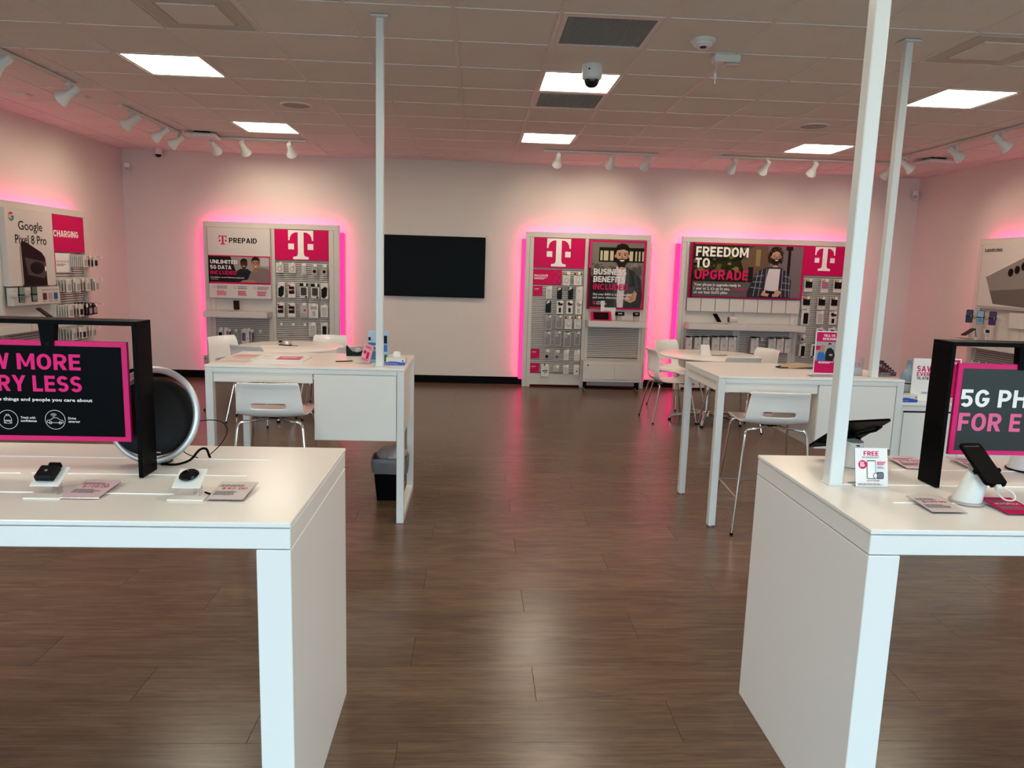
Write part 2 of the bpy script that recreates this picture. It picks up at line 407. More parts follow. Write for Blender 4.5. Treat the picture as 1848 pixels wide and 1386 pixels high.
# =================================================================== THE ROOM
# floor: base with planks laid on it, 0.2425 wide, 1.5 long, three-row stagger
fl = struct('floor', MB().box(XL, XR, YF, YB, -.06, -.012, M_BLACKM))
PW, PL = .2425, 1.5
full = mesh_of('plank', MB().rbox(-PL/2+.0005, PL/2-.0005, -PW/2+.0003, PW/2-.0003, -.012, 0, M_WOOD, .0008))
rest = MB(); rowi = 0; y = 2.2925 - PW*15
k0 = -15
while y < YB-.01:
    ya, yb = max(y, YF), min(y+PW, YB)
    if yb > YF+.02:
        x = ((.755, .26, -.235)[k0 % 3]) - PL*4
        while x < XR:
            xa, xb = max(x, XL), min(x+PL, XR)
            if xb-xa > .02:
                if y > 2.0:
                    if xb-xa > PL-.001 and yb-ya > PW-.001: link('plank', full, fl, ((xa+xb)/2, (ya+yb)/2, 0))
                    else:
                        w, d = (xb-xa)/2-.0008, (yb-ya)/2-.0006
                        part('plank', MB().rbox(-w, w, -d, d, -.012, 0, M_WOOD, .0012), fl, loc=((xa+xb)/2, (ya+yb)/2, 0))
                else: rest.rbox(xa+.0008, xb-.0008, ya+.0006, yb-.0006, -.012, 0, M_WOOD, .0012)
            x += PL
    y += PW; k0 += 1
part('rear_planks', rest, fl, kind='stuff')

# walls
struct('wall_back', MB().box(XL-.12, XR+.12, YB, YB+.12, -.06, H+.25, M_WALL))
struct('wall_left', MB().box(XL-.12, XL, YF, YB, -.06, H+.25, M_WALL))
struct('wall_right', MB().box(XR, XR+.12, YF, YB, -.06, H+.25, M_WALL))
struct('baseboard_back', MB().rbox(XL, XR, YB-.012, YB, 0, .105, M_BASEB, .003))
struct('baseboard_left', MB().rbox(XL, XL+.012, YF, YB-.012, 0, .105, M_BASEB, .003))
struct('baseboard_right', MB().rbox(XR-.012, XR, YF, YB-.012, 0, .105, M_BASEB, .003))
# storefront behind the camera: header, sill, mullions, panes, door
struct('wall_front', MB().box(XL, XR, YF-.12, YF, 2.75, H+.25, M_WALL).box(XL, XR, YF-.12, YF, -.06, .10, M_WALL))
nw = 7; ww = (XR-XL)/nw
for i in range(nw):
    a, b = XL+ww*i, XL+ww*(i+1)
    fr = MB()
    fr.rbox(a, a+.03, YF-.09, YF-.03, .10, 2.75, M_SILVER, .003).rbox(b-.03, b, YF-.09, YF-.03, .10, 2.75, M_SILVER, .003)
    fr.rbox(a+.03, b-.03, YF-.09, YF-.03, .10, .16, M_SILVER, .003).rbox(a+.03, b-.03, YF-.09, YF-.03, 2.69, 2.75, M_SILVER, .003)
    if i == 3:
        o = struct('door_1', fr); fr2 = MB()
        fr2.tube([(a+.12, YF-.02, .9), (a+.12, YF+.02, .92), (a+.12, YF+.02, 1.3), (a+.12, YF-.02, 1.32)], .012, M_SILVER)
        part('door_handle', fr2, o)
    else: o = struct('window_%d' % (i+1 if i < 3 else i), fr)
    part('pane', MB().box(a+.03, b-.03, YF-.064, YF-.056, .16, 2.69, M_GLASS), o)
M_PAVE = mat('concrete_paving', 'a8a59e', .9, var=.12, vscale=2, bump=.2, bscale=30)
struct('pavement', MB().box(-40, 40, -40, YF-.12, -.08, -.02, M_PAVE))

# ceiling: slab, T-bar grid, tiles
ce = struct('ceiling', MB().box(XL, XR, YF, YB, H+.16, H+.25, M_CEIL))
ix = [i for i in range(-12, 16)]; gx = lambda i: GX0+G*i; gy = lambda j: GY0+G*j
for i in ix:
    if XL+.02 < gx(i) < XR-.02:
        part('main_runner', MB().box(gx(i)-.012, gx(i)+.012, YF, YB, H-.001, H+.03, M_TBAR), ce)
js = [j for j in range(-10, 12) if YF+.02 < gy(j) < YB-.02]
cols = [max(XL, gx(i)) for i in ix if gx(i) < XR] ; cells = []
for i in ix:
    a, b = max(gx(i), XL), min(gx(i+1), XR)
    if b-a > .03: cells.append((i, a, b))
for j in js:
    part('cross_runner', MB().box(XL, XR, gy(j)-.012, gy(j)+.012, H-.0005, H+.03, M_TBAR), ce)
part('wall_angle', MB().box(XL, XR, YB-.022, YB, H-.002, H+.02, M_TBAR).box(XL, XL+.022, YF, YB, H-.002, H+.02, M_TBAR).box(XR-.022, XR, YF, YB, H-.002, H+.02, M_TBAR), ce)
LIGHTS = [(i, j) for j in (6, 2, -2, -6) for i in (-4, 1, 6)]
TAKEN = set(LIGHTS) | {(1, 0), (1, 3), (-3, 0), (5, 0)}
tile = mesh_of('ceiling_tile', MB().rbox(-G/2+.007, G/2-.007, -G/2+.007, G/2-.007, .004, .02, M_CEIL, .004))
far = MB()
for i, a, b in cells:
    for j in range(-10, 11):
        c, d = max(gy(j), YF), min(gy(j+1), YB)
        if d-c < .03 or (i, j) in TAKEN and j > -7: continue
        fullcell = b-a > G-.01 and d-c > G-.01
        if j >= -1:
            if fullcell: link('ceiling_tile', tile, ce, ((a+b)/2, (c+d)/2, H))
            else: part('ceiling_tile', MB().rbox(a+.007, b-.007, c+.007, d-.007, .004, .02, M_CEIL, .004), ce, loc=(0, 0, H))
        else: far.rbox(a+.007, b-.007, c+.007, d-.007, H+.004, H+.02, M_CEIL, .004)
part('rear_tiles', far, ce, kind='stuff')

# ceiling light panels
def spot_words(i, j):
    side = {-4: 'left', 1: 'middle', 6: 'right'}[i]; dep = {6: 'far', 2: 'near', -2: 'overhead', -6: 'door-side'}[j]
    return side, dep
lbl = {(-4, 6): 'small-looking square light panel near the back left track lights', (-4, 2): 'large square light panel high on the left of the ceiling',
       (1, 6): 'square light panel nearest the back wall, middle column', (1, 2): 'square light panel directly behind the big dome camera',
       (6, 6): 'square light panel above the back right track lights', (6, 2): 'square light panel beside the two white posts on the right'}
for (i, j) in LIGHTS:
    cx, cy = gx(i)+G/2, gy(j)+G/2
    t = thing('ceiling_light', lbl.get((i, j), 'square light panel in the %s column behind the camera, row %s' % spot_words(i, j)), 'ceiling light', (cx, cy, H), group='square light panels')
    h = G/2-.014
    part('frame', MB().box(-h, h, -h, -h+.018, .002, .04, M_TBAR).box(-h, h, h-.018, h, .002, .04, M_TBAR).box(-h, -h+.018, -h+.018, h-.018, .002, .04, M_TBAR).box(h-.018, h, -h+.018, h-.018, .002, .04, M_TBAR), t)
    h -= .018
    part('diffuser', MB().box(-h, h, -h, h, .006, .012, M_LAMP), t)

# return-air grilles and supply diffusers
def egg_crate(i, j, label):
    t = thing('ceiling_vent', label, 'vent', (gx(i)+G/2, gy(j)+G/2, H), group='ceiling vents')
    h = G/2-.014
    part('frame', MB().box(-h, h, -h, -h+.03, 0, .03, M_TBAR).box(-h, h, h-.03, h, 0, .03, M_TBAR).box(-h, -h+.03, -h+.03, h-.03, 0, .03, M_TBAR).box(h-.03, h, -h+.03, h-.03, 0, .03, M_TBAR), t)
    h -= .03; g = MB(); n = 34
    for k in range(1, n):
        q = -h+2*h*k/n; g.box(q-.0012, q+.0012, -h, h, .004, .022, M_GRILLE); g.box(-h, h, q-.0012, q+.0012, .004, .022, M_GRILLE)
    part('grille', g, t, kind='stuff'); part('duct_back', MB().box(-h, h, -h, h, .1, .11, M_BLACKM), t)
egg_crate(1, 0, 'large grey egg-crate vent in the ceiling, nearer of the two')
egg_crate(1, 3, 'grey egg-crate vent touching the far edge of a light panel')
def diffuser(i, j, label):
    t = thing('air_diffuser', label, 'vent', (gx(i)+G/2, gy(j)+G/2, H), group='ceiling vents')
    h = G/2-.014
    part('face_plate', MB().rbox(-h, h, -h, h, .004, .02, M_CEIL, .003), t)
    g = MB(); DIM = mat('perforated_band', 'cdc4ba', .8)
    g.box(-h*.92, h*.92, -h*.92, -h*.62, -.0015, .004, DIM).box(-h*.92, h*.92, h*.62, h*.92, -.0015, .004, DIM).box(-h*.92, -h*.62, -h*.62, h*.62, -.0015, .004, DIM).box(h*.62, h*.92, -h*.62, h*.62, -.0015, .004, DIM)
    part('perforated_band', g, t); part('centre_plate', MB().rbox(-h*.58, h*.58, -h*.58, h*.58, -.006, .004, M_CEIL, .002), t)
diffuser(-3, 0, 'square air diffuser at the top left edge of the view')
diffuser(5, 0, 'square air diffuser at the right beside the far post')
def speaker(x, y, label):
    t = thing('ceiling_speaker', label, 'speaker', (x, y, H), group='round ceiling speakers')
    part('rim', MB().lathe([(.12, .004), (.12, -.006), (.14, -.008), (.145, 0), (.145, .004)], M_TBAR, n=32), t, smooth=True)
    part('grille', MB().lathe([(0, -.003), (.12, -.003)], mat('speaker_mesh', 'b4aaa0', .8), n=32), t)
speaker(-1.69, 7.12, 'round speaker in the ceiling left of the left white post'); speaker(3.18, 7.12, 'round speaker in the ceiling right of centre')
def plate(x, y, label):
    t = thing('ceiling_plate', label, 'sprinkler cover', (x, y, H), group='small ceiling plates')
    part('cover', MB().rbox(-.065, .065, -.045, .045, -.014, .004, M_TBAR, .006), t); part('edge', MB().box(-.075, .075, -.055, .055, -.004, .004, M_TBAR), t)
plate(-4.14, 7.12, 'small white ceiling plate nearer the left wall'); plate(-3.62, 7.11, 'small white ceiling plate beside the left track')

# track lights
def track(p0, p1, label):
    a, b = Vector(p0), Vector(p1); L_ = (b-a).length; ang = math.atan2(b.y-a.y, b.x-a.x)
    t = thing('light_track', label, 'light track', (*p0, H-.001), ang, group='ceiling light tracks')
    part('rail', MB().rbox(0, L_, -.018, -.006, -.022, 0, M_TBAR, .002).rbox(0, L_, .006, .018, -.022, 0, M_TBAR, .002).box(0, L_, -.006, .006, -.004, 0, M_BLACKM), t)
    part('end_feed', MB().rbox(-.08, 0, -.02, .02, -.026, 0, M_TBAR, .003), t)
track((-3.39, 3.4), (-3.39, 6.60), 'long white light track along the left, nearer one')
track((-3.39, 7.45), (-3.39, 8.80), 'short white light track in the far left')
track((-3.18, 9.03), (-2.02, 9.03), 'white light track above the prepaid display')
track((.85, 9.06), (2.17, 9.06), 'white light track above the business display')
track((2.95, 9.02), (5.10, 9.02), 'white light track above the upgrade display')
track((4.92, 4.8), (4.92, 8.60), 'long white light track along the right')
def track_head(x, y, aim, label):
    t = thing('track_light', label, 'spotlight', (x, y, H-.022), group='white track lights')
    d = (Vector(aim)-Vector((x, y, H-.12))).normalized(); piv = Vector((0, 0, -.085))
    part('mount', MB().rbox(-.018, .018, -.035, .035, -.028, 0, M_POST, .004).cyl((0, 0, -.028), (0, 0, -.075), .008, M_POST), t)
    side = d.cross(Vector((0, 0, 1))).normalized()
    part('yoke', MB().tube([(0, 0, -.06), side*.036+Vector((0, 0, -.065)), side*.036+piv], .006, M_POST), t)
    q = (-d).to_track_quat('Z', 'Y').to_matrix()
    prof = [(0, .085), (.024, .085), (.03, .075), (.031, .0), (.034, -.012), (.044, -.04), (.058, -.075), (.064, -.095), (.060, -.095), (.052, -.07), (.03, -.03), (0, -.03)]
    part('head', MB().lathe(prof, M_POST, c=piv, n=22, mtx=q), t, smooth=True)
    part('lens', MB().lathe([(0, -.06), (.047, -.06)], M_BULB, c=piv, n=18, mtx=q), t)
    ld = bpy.data.lights.new('track_lamp', 'SPOT'); ld.energy = SPOT_W; ld.color = (1.0, .84, .62); ld.spot_size = R(78); ld.spot_blend = .9; ld.shadow_soft_size = .04
    lo = bpy.data.objects.new('track_lamp', ld); COL.objects.link(lo); lo.parent = t
    lo.location = piv + d*.10; lo.rotation_euler = d.to_track_quat('-Z', 'Y').to_euler()
HD = [('near end of the left wall track', -3.39, 5.62), ('far end of the nearer left track', -3.39, 6.50), ('first on the short far left track', -3.39, 7.62), ('second on the short far left track', -3.39, 8.28), ('third on the short far left track, by the access point', -3.39, 8.72)]
for w, x, y in HD: track_head(x, y, (XL, y+.15, 2.1), 'white bell-shaped track light, ' + w)
for w, x, tx in [('left of three above the prepaid display', -3.10, -3.0), ('middle of three above the prepaid display', -2.76, -2.7), ('right of three above the prepaid display', -2.22, -2.25)]:
    track_head(x, 9.03, (tx, YB, 2.15), 'white bell-shaped track light, ' + w)
for w, x, tx in [('left of three above the business display', .95, .95), ('middle of three above the business display', 1.60, 1.55), ('right of three above the business display', 2.03, 1.75)]:
    track_head(x, 9.06, (tx, YB, 2.2), 'white bell-shaped track light, ' + w)
for w, x, tx in [('leftmost above the upgrade display', 3.08, 2.95), ('second above the upgrade display', 3.48, 3.3), ('third above the upgrade display', 4.08, 4.15), ('rightmost above the upgrade display, behind the posts', 5.02, 5.0)]:
    track_head(x, 9.02, (tx, YB, 2.1), 'white bell-shaped track light, ' + w)
for w, y in [('farthest on the right wall track', 8.50), ('middle of the right wall track', 7.62), ('nearest visible on the right wall track', 6.95), ('out of view on the right wall track', 5.6)]:
    track_head(4.92, y, (XR, y-.15, 1.95), 'white bell-shaped track light, ' + w)
def access_point(x, y, label):
    t = thing('access_point', label, 'access point', (x, y, H), R(8), group='ceiling access points')
    part('bracket', MB().box(-.09, .09, -.09, .09, -.018, .004, M_BLACK), t)
    part('shell', MB().rbox(-.17, .17, -.15, .15, -.055, -.018, M_POST, .018), t, smooth=True)
access_point(-3.14, 8.80, 'flat white wireless box where the two left tracks meet'); access_point(5.36, 8.68, 'flat white wireless box near the right back corner')

def dome_camera(x, y, s, label):
    t = thing('dome_camera', label, 'security camera', (x, y, H), group='dome cameras')
    part('housing', MB().lathe([(0, .002), (.072*s, .002), (.072*s, -.07*s), (.068*s, -.09*s), (.056*s, -.10*s), (0, -.10*s)], M_POST, n=28), t, smooth=True)
    part('bubble', MB().lathe([(.054*s, -.098*s), (.052*s, -.115*s), (.042*s, -.135*s), (.026*s, -.147*s), (0, -.152*s)], M_GLOSSB, n=24), t, smooth=True)
    part('badge', MB().cyl((-.03*s, -.0725*s, -.04*s), (-.03*s, -.066*s, -.04*s), .006*s, M_BLACK), t)
dome_camera(.782, 5.392, 1.0, 'white dome camera hanging in front of a light panel')
dome_camera(-4.20, 10.13, .75, 'small white dome camera in the back left corner'); dome_camera(5.72, 10.13, .75, 'small white dome camera behind the far right post')
t = thing('smoke_detector', 'round white smoke detector on the ceiling right of the vent', 'smoke detector', (1.367, 4.727, H))
part('base', MB().lathe([(0, .002), (.075, .002), (.075, -.012), (.068, -.02), (0, -.02)], M_POST, n=28), t, smooth=True)
part('cap', MB().lathe([(.06, -.018), (.058, -.03), (.04, -.044), (0, -.046)], M_POST, n=24), t, smooth=True)
part('sensor', MB().cyl((.0, -.012, -.044), (.0, -.012, -.049), .02, M_BLACK), t)
t = thing('ceiling_horn', 'white box with a dangling key fixed to the ceiling grid', 'alarm', (1.625, 5.02, H))
part('box', MB().rbox(-.10, .075, -.05, .05, -.05, .002, M_POST, .012), t)
part('strobe', MB().rbox(-.02, .07, -.04, .04, -.068, -.05, M_CLEARP, .01), t)
part('chain', MB().tube([(-.085, -.03, -.05), (-.082, -.03, -.09), (-.086, -.03, -.12)], .004, M_SILVER, n=6).box(-.094, -.078, -.032, -.028, -.15, -.12, M_SILVER).box(-.088, -.083, -.032, -.028, -.19, -.15, M_SILVER), t)
def sensor(x, y, ang, label):
    t = thing('motion_sensor', label, 'motion sensor', (x, y, 2.74), ang, group='corner motion sensors')
    part('case', MB().rbox(-.04, .04, -.045, 0, 0, .13, M_POST, .012), t); part('window', MB().rbox(-.026, .026, -.049, -.044, .02, .065, M_CARDG, .004), t)
sensor(-4.67, 10.24, R(38), 'white motion sensor high in the back left corner'); sensor(6.12, 10.24, R(-38), 'white motion sensor high in the back right corner')

# =================================================================== WALL DISPLAYS (local: x along the wall, y=0 at the wall, -y into the room)
FD = -.18                                   # front plane of the display frame
def display(label, loc, rz, w, stiles, left_led=True, right_led=True):
    t = thing('wall_display', label, 'wall display', loc, rz, group='white backlit wall displays')
    part('back_panel', MB().box(.02, w-.02, -.135, -.12, .03, 2.12, M_FIX), t)
    part('top_rail', MB().rbox(0, w, FD, -.125, 2.062, 2.135, M_FIX, .003), t)
    part('bottom_rail', MB().rbox(stiles[0][1], stiles[-1][0], FD+.002, -.125, .03, .185, M_FIX, .003), t)
    for a, b in stiles: part('stile', MB().rbox(a, b, FD, -.12, .0, 2.061, M_FIX, .003), t)
    for a, b in ((-.045, .015), (w-.015, w+.045)):
        part('led_strip', MB().rbox(a, b, -.03, -.008, .08, 2.04, M_LED, .006), t, label='glowing magenta light strip')
    part('led_tape', MB().box(.02, w-.02, -.118, -.112, 2.075, 2.105, M_LEDH), t)
    for a, b in ((.015, .045), (w-.045, w-.015)): part('led_tape', MB().box(a, b, -.118, -.112, .1, 2.06, M_LEDH), t)
    return t
def slats(t, x0, x1, z0, z1, y=-.155):
    part('slat_backing', MB().box(x0, x1, y+.014, y+.019, z0, z1, M_SLATBACK), t)
    p = .0254; me = mesh_of('slat', MB().rbox(x0, x1, y, y+.010, 0, .0165, M_FIX, .002)); z = z1-.0165
    while z >= z0: link('slat', me, t, (0, 0, z)); z -= p
def shelf(t, x0, x1, z0=.878, z1=.958, yf=-.43):
    part('shelf', MB().rbox(x0, x1, yf, FD+.02, z0, z1, M_DISP, .003), t)
def hook(t, x, z, y0=-.15, y1=-.24, plate=True):
    m = MB().cyl((x, y0, z), (x, y1, z), .0022, M_CHROME, n=6)
    if plate: m.rbox(x-.0, x+.036, y1-.004, y1-.001, z-.028, z+.014, M_PAPER, .001)
    part('hook', m, t)
def t_panel(t, x0, x1, z0=1.655, z1=2.058):
    p = part('logo_panel', MB().rbox(x0, x1, FD-.004, FD+.012, z0, z1, M_MAG, .002), t, label='magenta panel with a white letter T')
    P_ = Print(x0, x1, z0, z1, FD-.0045); P_.tlogo(.485, .015, .465, M_TXTW); part('lettering', P_.mb, p)

ORD = ['first', 'second', 'third', 'fourth', 'fifth', 'sixth', 'seventh', 'eighth', 'ninth', 'tenth']
DESC = {'ring': 'white package with a grey ring', 'blister': 'clear blister pack', 'dot': 'grey package with a black disc', 'diag': 'black and white angled package',
        'red': 'black package with a red label', 'folio': 'black folio case package', 'redband': 'white package with black and red panel', 'greyband': 'grey package with a red patch',
        'camera': 'pale camera accessory package', 'clear': 'clear case package', 'clear2': 'clear window package', 'blackcase': 'black phone case package', 'yring': 'yellow-headed ring package',
        'yclear': 'yellow-headed clear case package', 'black': 'slim black phone case', 'whitecase': 'white phone case', 'redblack': 'white package with a black phone', 'redclear': 'white package with a clear phone',
        'case': 'grey boxed phone case', 'purpledot': 'package with a purple disc', 'bars': 'white package with black bars', 'smalldot': 'white package with a small black mark',
        'yblack': 'black case with yellow header', 'ypink': 'pink case with yellow header', 'darkside': 'dark boxed case seen edgewise', 'box': 'grey boxed phone case with logo',
        'blackblob': 'white package with a black device', 'plain': 'plain pale package edge', 'dark': 'dark red boxed phone', 'purple': 'package with a lilac phone', 'maroon': 'maroon striped boxed phone'}
def rrect(x0, x1, z0, z1, r, n=4):
    pts = []
    for cx, cz, a in ((x1-r, z1-r, 0), (x0+r, z1-r, 90), (x0+r, z0+r, 180), (x1-r, z0+r, 270)):
        pts += [(cx+r*math.cos(R(a+90*i/n)), cz+r*math.sin(R(a+90*i/n))) for i in range(n+1)]
    return pts
def package(kind, w, h, loc, rz, label, group):
    t = thing('hanging_package', label, 'package', loc, rz, group)
    hw = w/2; D = .014
    def slab(name, x0, x1, z0, z1, m, d0=D, d1=D+.008, r=.008):
        part(name, MB().prism(rrect(x0, x1, z0, z1, min(r, (x1-x0)*.4, (z1-z0)*.4)), -d1, -d0, m), t)
    def card(m, d=D): part('card', MB().rbox(-hw, hw, -d, 0, 0, h, m, .003), t)
    def disc(name, cz, r, m, ri=0.):
        part(name, MB().lathe([(ri, .004), (ri+.0001, .006), (r, .006), (r, 0)], m, c=(0, -D, h*cz), n=18, mtx=Matrix.Rotation(R(90), 3, 'X')), t)
    def tab(m): slab('hang_tab', -.016, .016, h*.84, h*.99, m, D, D+.003, .003)
    if kind in ('ring', 'yring'):
        card(M_CARDW); disc('ring', .38, w*.33, M_CARDG, w*.25); disc('ring_centre', .38, w*.22, M_CARDW)
        if kind == 'yring': slab('header', -hw*.95, hw*.6, h*.8, h*.97, M_DARK, r=.003); slab('badge', -hw*.8, -hw*.1, h*.83, h*.94, M_YEL, D+.008, D+.01, .006)
        else: slab('badge', hw*.4, hw*.9, h*.88, h*.98, M_YEL, r=.002)
    elif kind == 'blister': card(M_CLEARP, .006); slab('bubble', -hw*.6, hw*.6, h*.1, h*.6, M_CLEARP, .006, .022, .02); tab(M_PAPER)
    elif kind in ('dot', 'purpledot'): card(M_CARDG); disc('disc', .33, w*.3, M_PURP if kind[0] == 'p' else M_DARK); tab(M_PAPER)
    elif kind == 'diag':
        card(M_CARDW); part('case_print', MB().prism([(-hw*.8, h*.12), (-hw*.2, h*.04), (hw*.6, h*.12), (hw*.75, h*.72), (hw*.1, h*.8), (-hw*.8, h*.62)], -D-.003, -D, M_DARK), t)
        part('corner_print', MB().prism([(hw*.95, h*.02), (hw*.95, h*.3), (-hw*.1, h*.02)], -D-.004, -D, M_CARDW), t); tab(M_PAPER)
    elif kind in ('red', 'redband'):
        card(M_CARDW); slab('window', -hw*.75, hw*.7, h*.28, h*.78, M_DARK, D, D+.003, .003); slab('band', -hw*.75, hw*.05, h*.5, h*.6, M_CARDG, D+.003, D+.005, .001)
        slab('label_patch', hw*.05, hw*.75, h*.49, h*.62, M_RED, D+.003, D+.005, .001); slab('badge', -hw*.95, -hw*.4, h*.8, h*.9, M_RED, D, D+.002, .002); tab(M_PAPER)
    elif kind == 'greyband': card(M_CARDG); slab('window', -hw*.8, hw*.75, h*.3, h*.8, M_CLEARP, D, D+.003, .003); slab('label_patch', hw*.05, hw*.5, h*.45, h*.6, M_RED, D+.003, D+.005, .001); tab(M_PAPER)
    elif kind == 'folio': card(M_CARDW); slab('header', -hw, hw, h*.8, h, M_DARK, D, D+.003, .001); slab('case', -hw*.7, hw*.65, h*.2, h*.72, mat('dark_leather', '2a2320', .5), D, D+.012, .01); slab('badge', hw*.3, hw*.8, h*.04, h*.14, M_DARK, D, D+.002, .002)
    elif kind == 'camera': card(M_CARDW); slab('lens_print', -hw*.6, hw*.7, h*.62, h*.84, M_CARDG, D, D+.005); slab('window', -hw*.15, hw*.4, h*.15, h*.5, M_CARDG, D, D+.004, .003); tab(M_PAPER)
    elif kind in ('clear', 'clear2', 'whitecase'):
        card(M_CARDW); slab('case', -hw*.6, hw*.6, h*.1, h*.78, M_CLEARP if kind != 'whitecase' else M_CARDW, D, D+.01, .012); slab('camera_window', -hw*.45, -hw*.05, h*.6, h*.74, M_CARDG, D+.01, D+.012, .004); tab(M_PAPER)
    elif kind == 'blackcase': card(M_CARDW); slab('case', -hw*.5, hw*.6, h*.08, h*.8, M_DARK, D, D+.012, .012); slab('header', -hw*.6, hw*.6, h*.88, h*1.03, M_DARK, 0, .006, .01); tab(M_PAPER)
    elif kind == 'yclear': card(M_CARDW); slab('header', -hw*.95, hw*.95, h*.8, h*.98, M_DARK, r=.003); slab('badge', -hw*.6, hw*.1, h*.83, h*.95, M_YEL, D+.008, D+.01, .006); slab('case', -hw*.55, hw*.55, h*.15, h*.7, M_CLEARP, D, D+.008); slab('camera_window', -hw*.2, hw*.3, h*.35, h*.55, M_CARDW, D+.008, D+.01, .004)
    elif kind == 'black': part('case', MB().prism(rrect(-hw*.9, hw*.9, 0, h, .012), -.014, 0, M_DARK), t); slab('camera_window', -hw*.75, -hw*.1, h*.74, h*.94, M_CARDG, .014, .016, .006); tab(M_PAPER)
    elif kind in ('redblack', 'redclear'): card(M_CARDW); slab('lens_print', -hw*.6, hw*.8, h*.66, h*.9, M_DARK if kind == 'redblack' else M_CARDG, D, D+.004, .01); slab('stripe', -hw*.3, hw*.3, h*.6, h*.65, M_RED, D, D+.003, .001); slab('phone_print', -hw*.35, hw*.35, h*.12, h*.46, M_DARK if kind == 'redblack' else M_CARDG, D, D+.004, .003); tab(M_PAPER)
    elif kind == 'case': card(M_CARDG, .02); slab('case', -hw*.68, hw*.62, h*.1, h*.84, mat('grey_case', '7c7874', .4), .02, .028, .016); slab('camera_window', -hw*.55, -hw*.02, h*.62, h*.8, M_CARDG, .028, .03, .008); slab('header', -hw*.4, hw*.4, h*.94, h*1.04, M_DARK, .004, .01, .006); slab('hang_tab', 0, .03, h*.86, h*1.0, M_PAPER, .03, .033, .002)
    elif kind == 'bars': card(M_CARDW); part('case_print', MB().prism([(-hw*.7, h*.42), (hw*.6, h*.5), (hw*.65, h*.56), (-hw*.6, h*.5)], -D-.004, -D, M_DARK).prism([(-hw*.1, h*.28), (hw*.5, h*.38), (hw*.5, h*.44), (-hw*.1, h*.36)], -D-.004, -D, M_DARK), t); slab('header', -hw*.3, hw*.4, h*.9, h*1.0, M_DARK, D, D+.003, .003)
    elif kind == 'smalldot': card(M_CARDW); slab('device_print', -hw*.1, hw*.35, h*.32, h*.46, M_DARK, D, D+.004, .006); tab(M_PAPER)
    elif kind in ('yblack', 'ypink'): card(M_CARDW); slab('case', -hw*.8, hw*.8, h*.32, h*.95, M_DARK if kind == 'yblack' else M_PINK, D, D+.012, .008); slab('header', -hw*.75, hw*.75, h*.82, h*.96, M_DARK, D+.012, D+.014, .003); slab('badge', -hw*.7, -hw*.05, h*.83, h*.95, M_YEL, D+.014, D+.016, .006)
    elif kind == 'darkside': card(M_CARDW, .03); slab('case', -hw*.45, hw*.75, h*.12, h*.85, M_DARK, .03, .036, .008); slab('header', -hw*.8, hw*.5, h*.93, h*1.03, M_DARK, .006, .02, .01); slab('badge', -hw*.85, -hw*.3, h*.02, h*.12, M_DARK, .03, .033, .003)
    elif kind == 'box':
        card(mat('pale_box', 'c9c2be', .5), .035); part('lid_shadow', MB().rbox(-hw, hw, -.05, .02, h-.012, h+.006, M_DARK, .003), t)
        lg = MB(); 
        for a, b in ((-.014, .004), (.004, .004), (-.014, -.014), (.004, -.014)): lg.prism(rrect(a, a+.011, h*.42+b, h*.42+b+.011, .003), -.0375, -.035, M_TXTG)
        part('logo_print', lg, t); slab('hang_tab', hw*.2, hw*.7, h*.8, h*.98, M_PAPER, .052, .054, .002)
    elif kind in ('blackblob', 'purple'): card(M_CARDW, .02); slab('device_print', -hw*.7, hw*.7, h*.2 if kind == 'purple' else h*.45, h*.75, M_DARK if kind == 'blackblob' else M_PURP, .02, .024, .01); tab(M_PAPER)
    elif kind in ('plain', 'dark', 'maroon'):
        mm = {'plain': M_CARDW, 'dark': M_MAR, 'maroon': M_MAR}[kind]; card(mm, .03)
        if kind != 'plain':
            for q in (-.4, .1, .6): slab('stripe', hw*q, hw*(q+.2), h*.02, h*.98, M_CARDW, .03, .031, .0005)
        else: slab('sticker', -hw*.5, hw*.3, h*.3, h*.4, M_TXTG, .03, .031, .001)
    return t
def hang_rows(disp, ox, rows, where, group, yp=10.08):
    for r_, row in enumerate(rows):
        for c_, (a, b, z0, z1, k) in enumerate(row):
            zc = z1-.006
            if k == 'tag':
                hook(disp, (a+b)/2-ox, zc-.02, y1=-.2); continue
            hook(disp, (a+b)/2-ox, zc, y1=yp-YB-.03, plate=k not in ('black', 'case'))
            package(k, b-a, z1-z0, ((a+b)/2, yp, z0), 0, '%s, %s row, %s from left, %s' % (DESC[k], ORD[r_], ORD[c_], where), group)

# ---- display 1: prepaid
X1 = -3.655; d1 = display('white display with the PREPAID panel left of the television', (X1, YB, 0), 0, 1.795, [(0, .075), (.893, .938), (1.655, 1.72), (1.722, 1.795)])
t_panel(d1, .938, 1.655); slats(d1, .938, 1.655, .2, 1.645); slats(d1, .13, .84, .2, .86)
part('filler', MB().box(.075, .13, -.168, -.13, .19, 1.13, M_FIX).box(.84, .893, -.168, -.13, .19, 1.13, M_FIX).box(.13, .84, -.15, -.13, .87, 1.13, M_FIX), d1)
shelf(d1, .055, .885)
p = part('sign_panel', MB().rbox(.075, .893, FD-.06, FD+.01, 1.126, 2.058, M_DISP, .004), d1, label='white PREPAID panel')
P_ = Print(.075, .893, 1.126, 2.058, FD-.061)
P_.tlogo(.245, .115, .125, M_TXTP); P_.text('PREPAID', .345, .79, .215, .073, M_TXTB, .02); part('lettering', P_.mb, p)
SKIN1, SKIN2, SKIN3 = mat('skin_print_dark', '4a3026', .7), mat('skin_print_tan', 'a9785f', .7), mat('skin_print_light', 'c69c82', .7)
HAIRB, NAVY, MAUVE, GREYBG = mat('hair_print_black', '17120f', .7), mat('navy_print', '23232e', .7), mat('mauve_shirt_print', '7e6c6c', .7), mat('grey_room_print', '9a9088', .7)
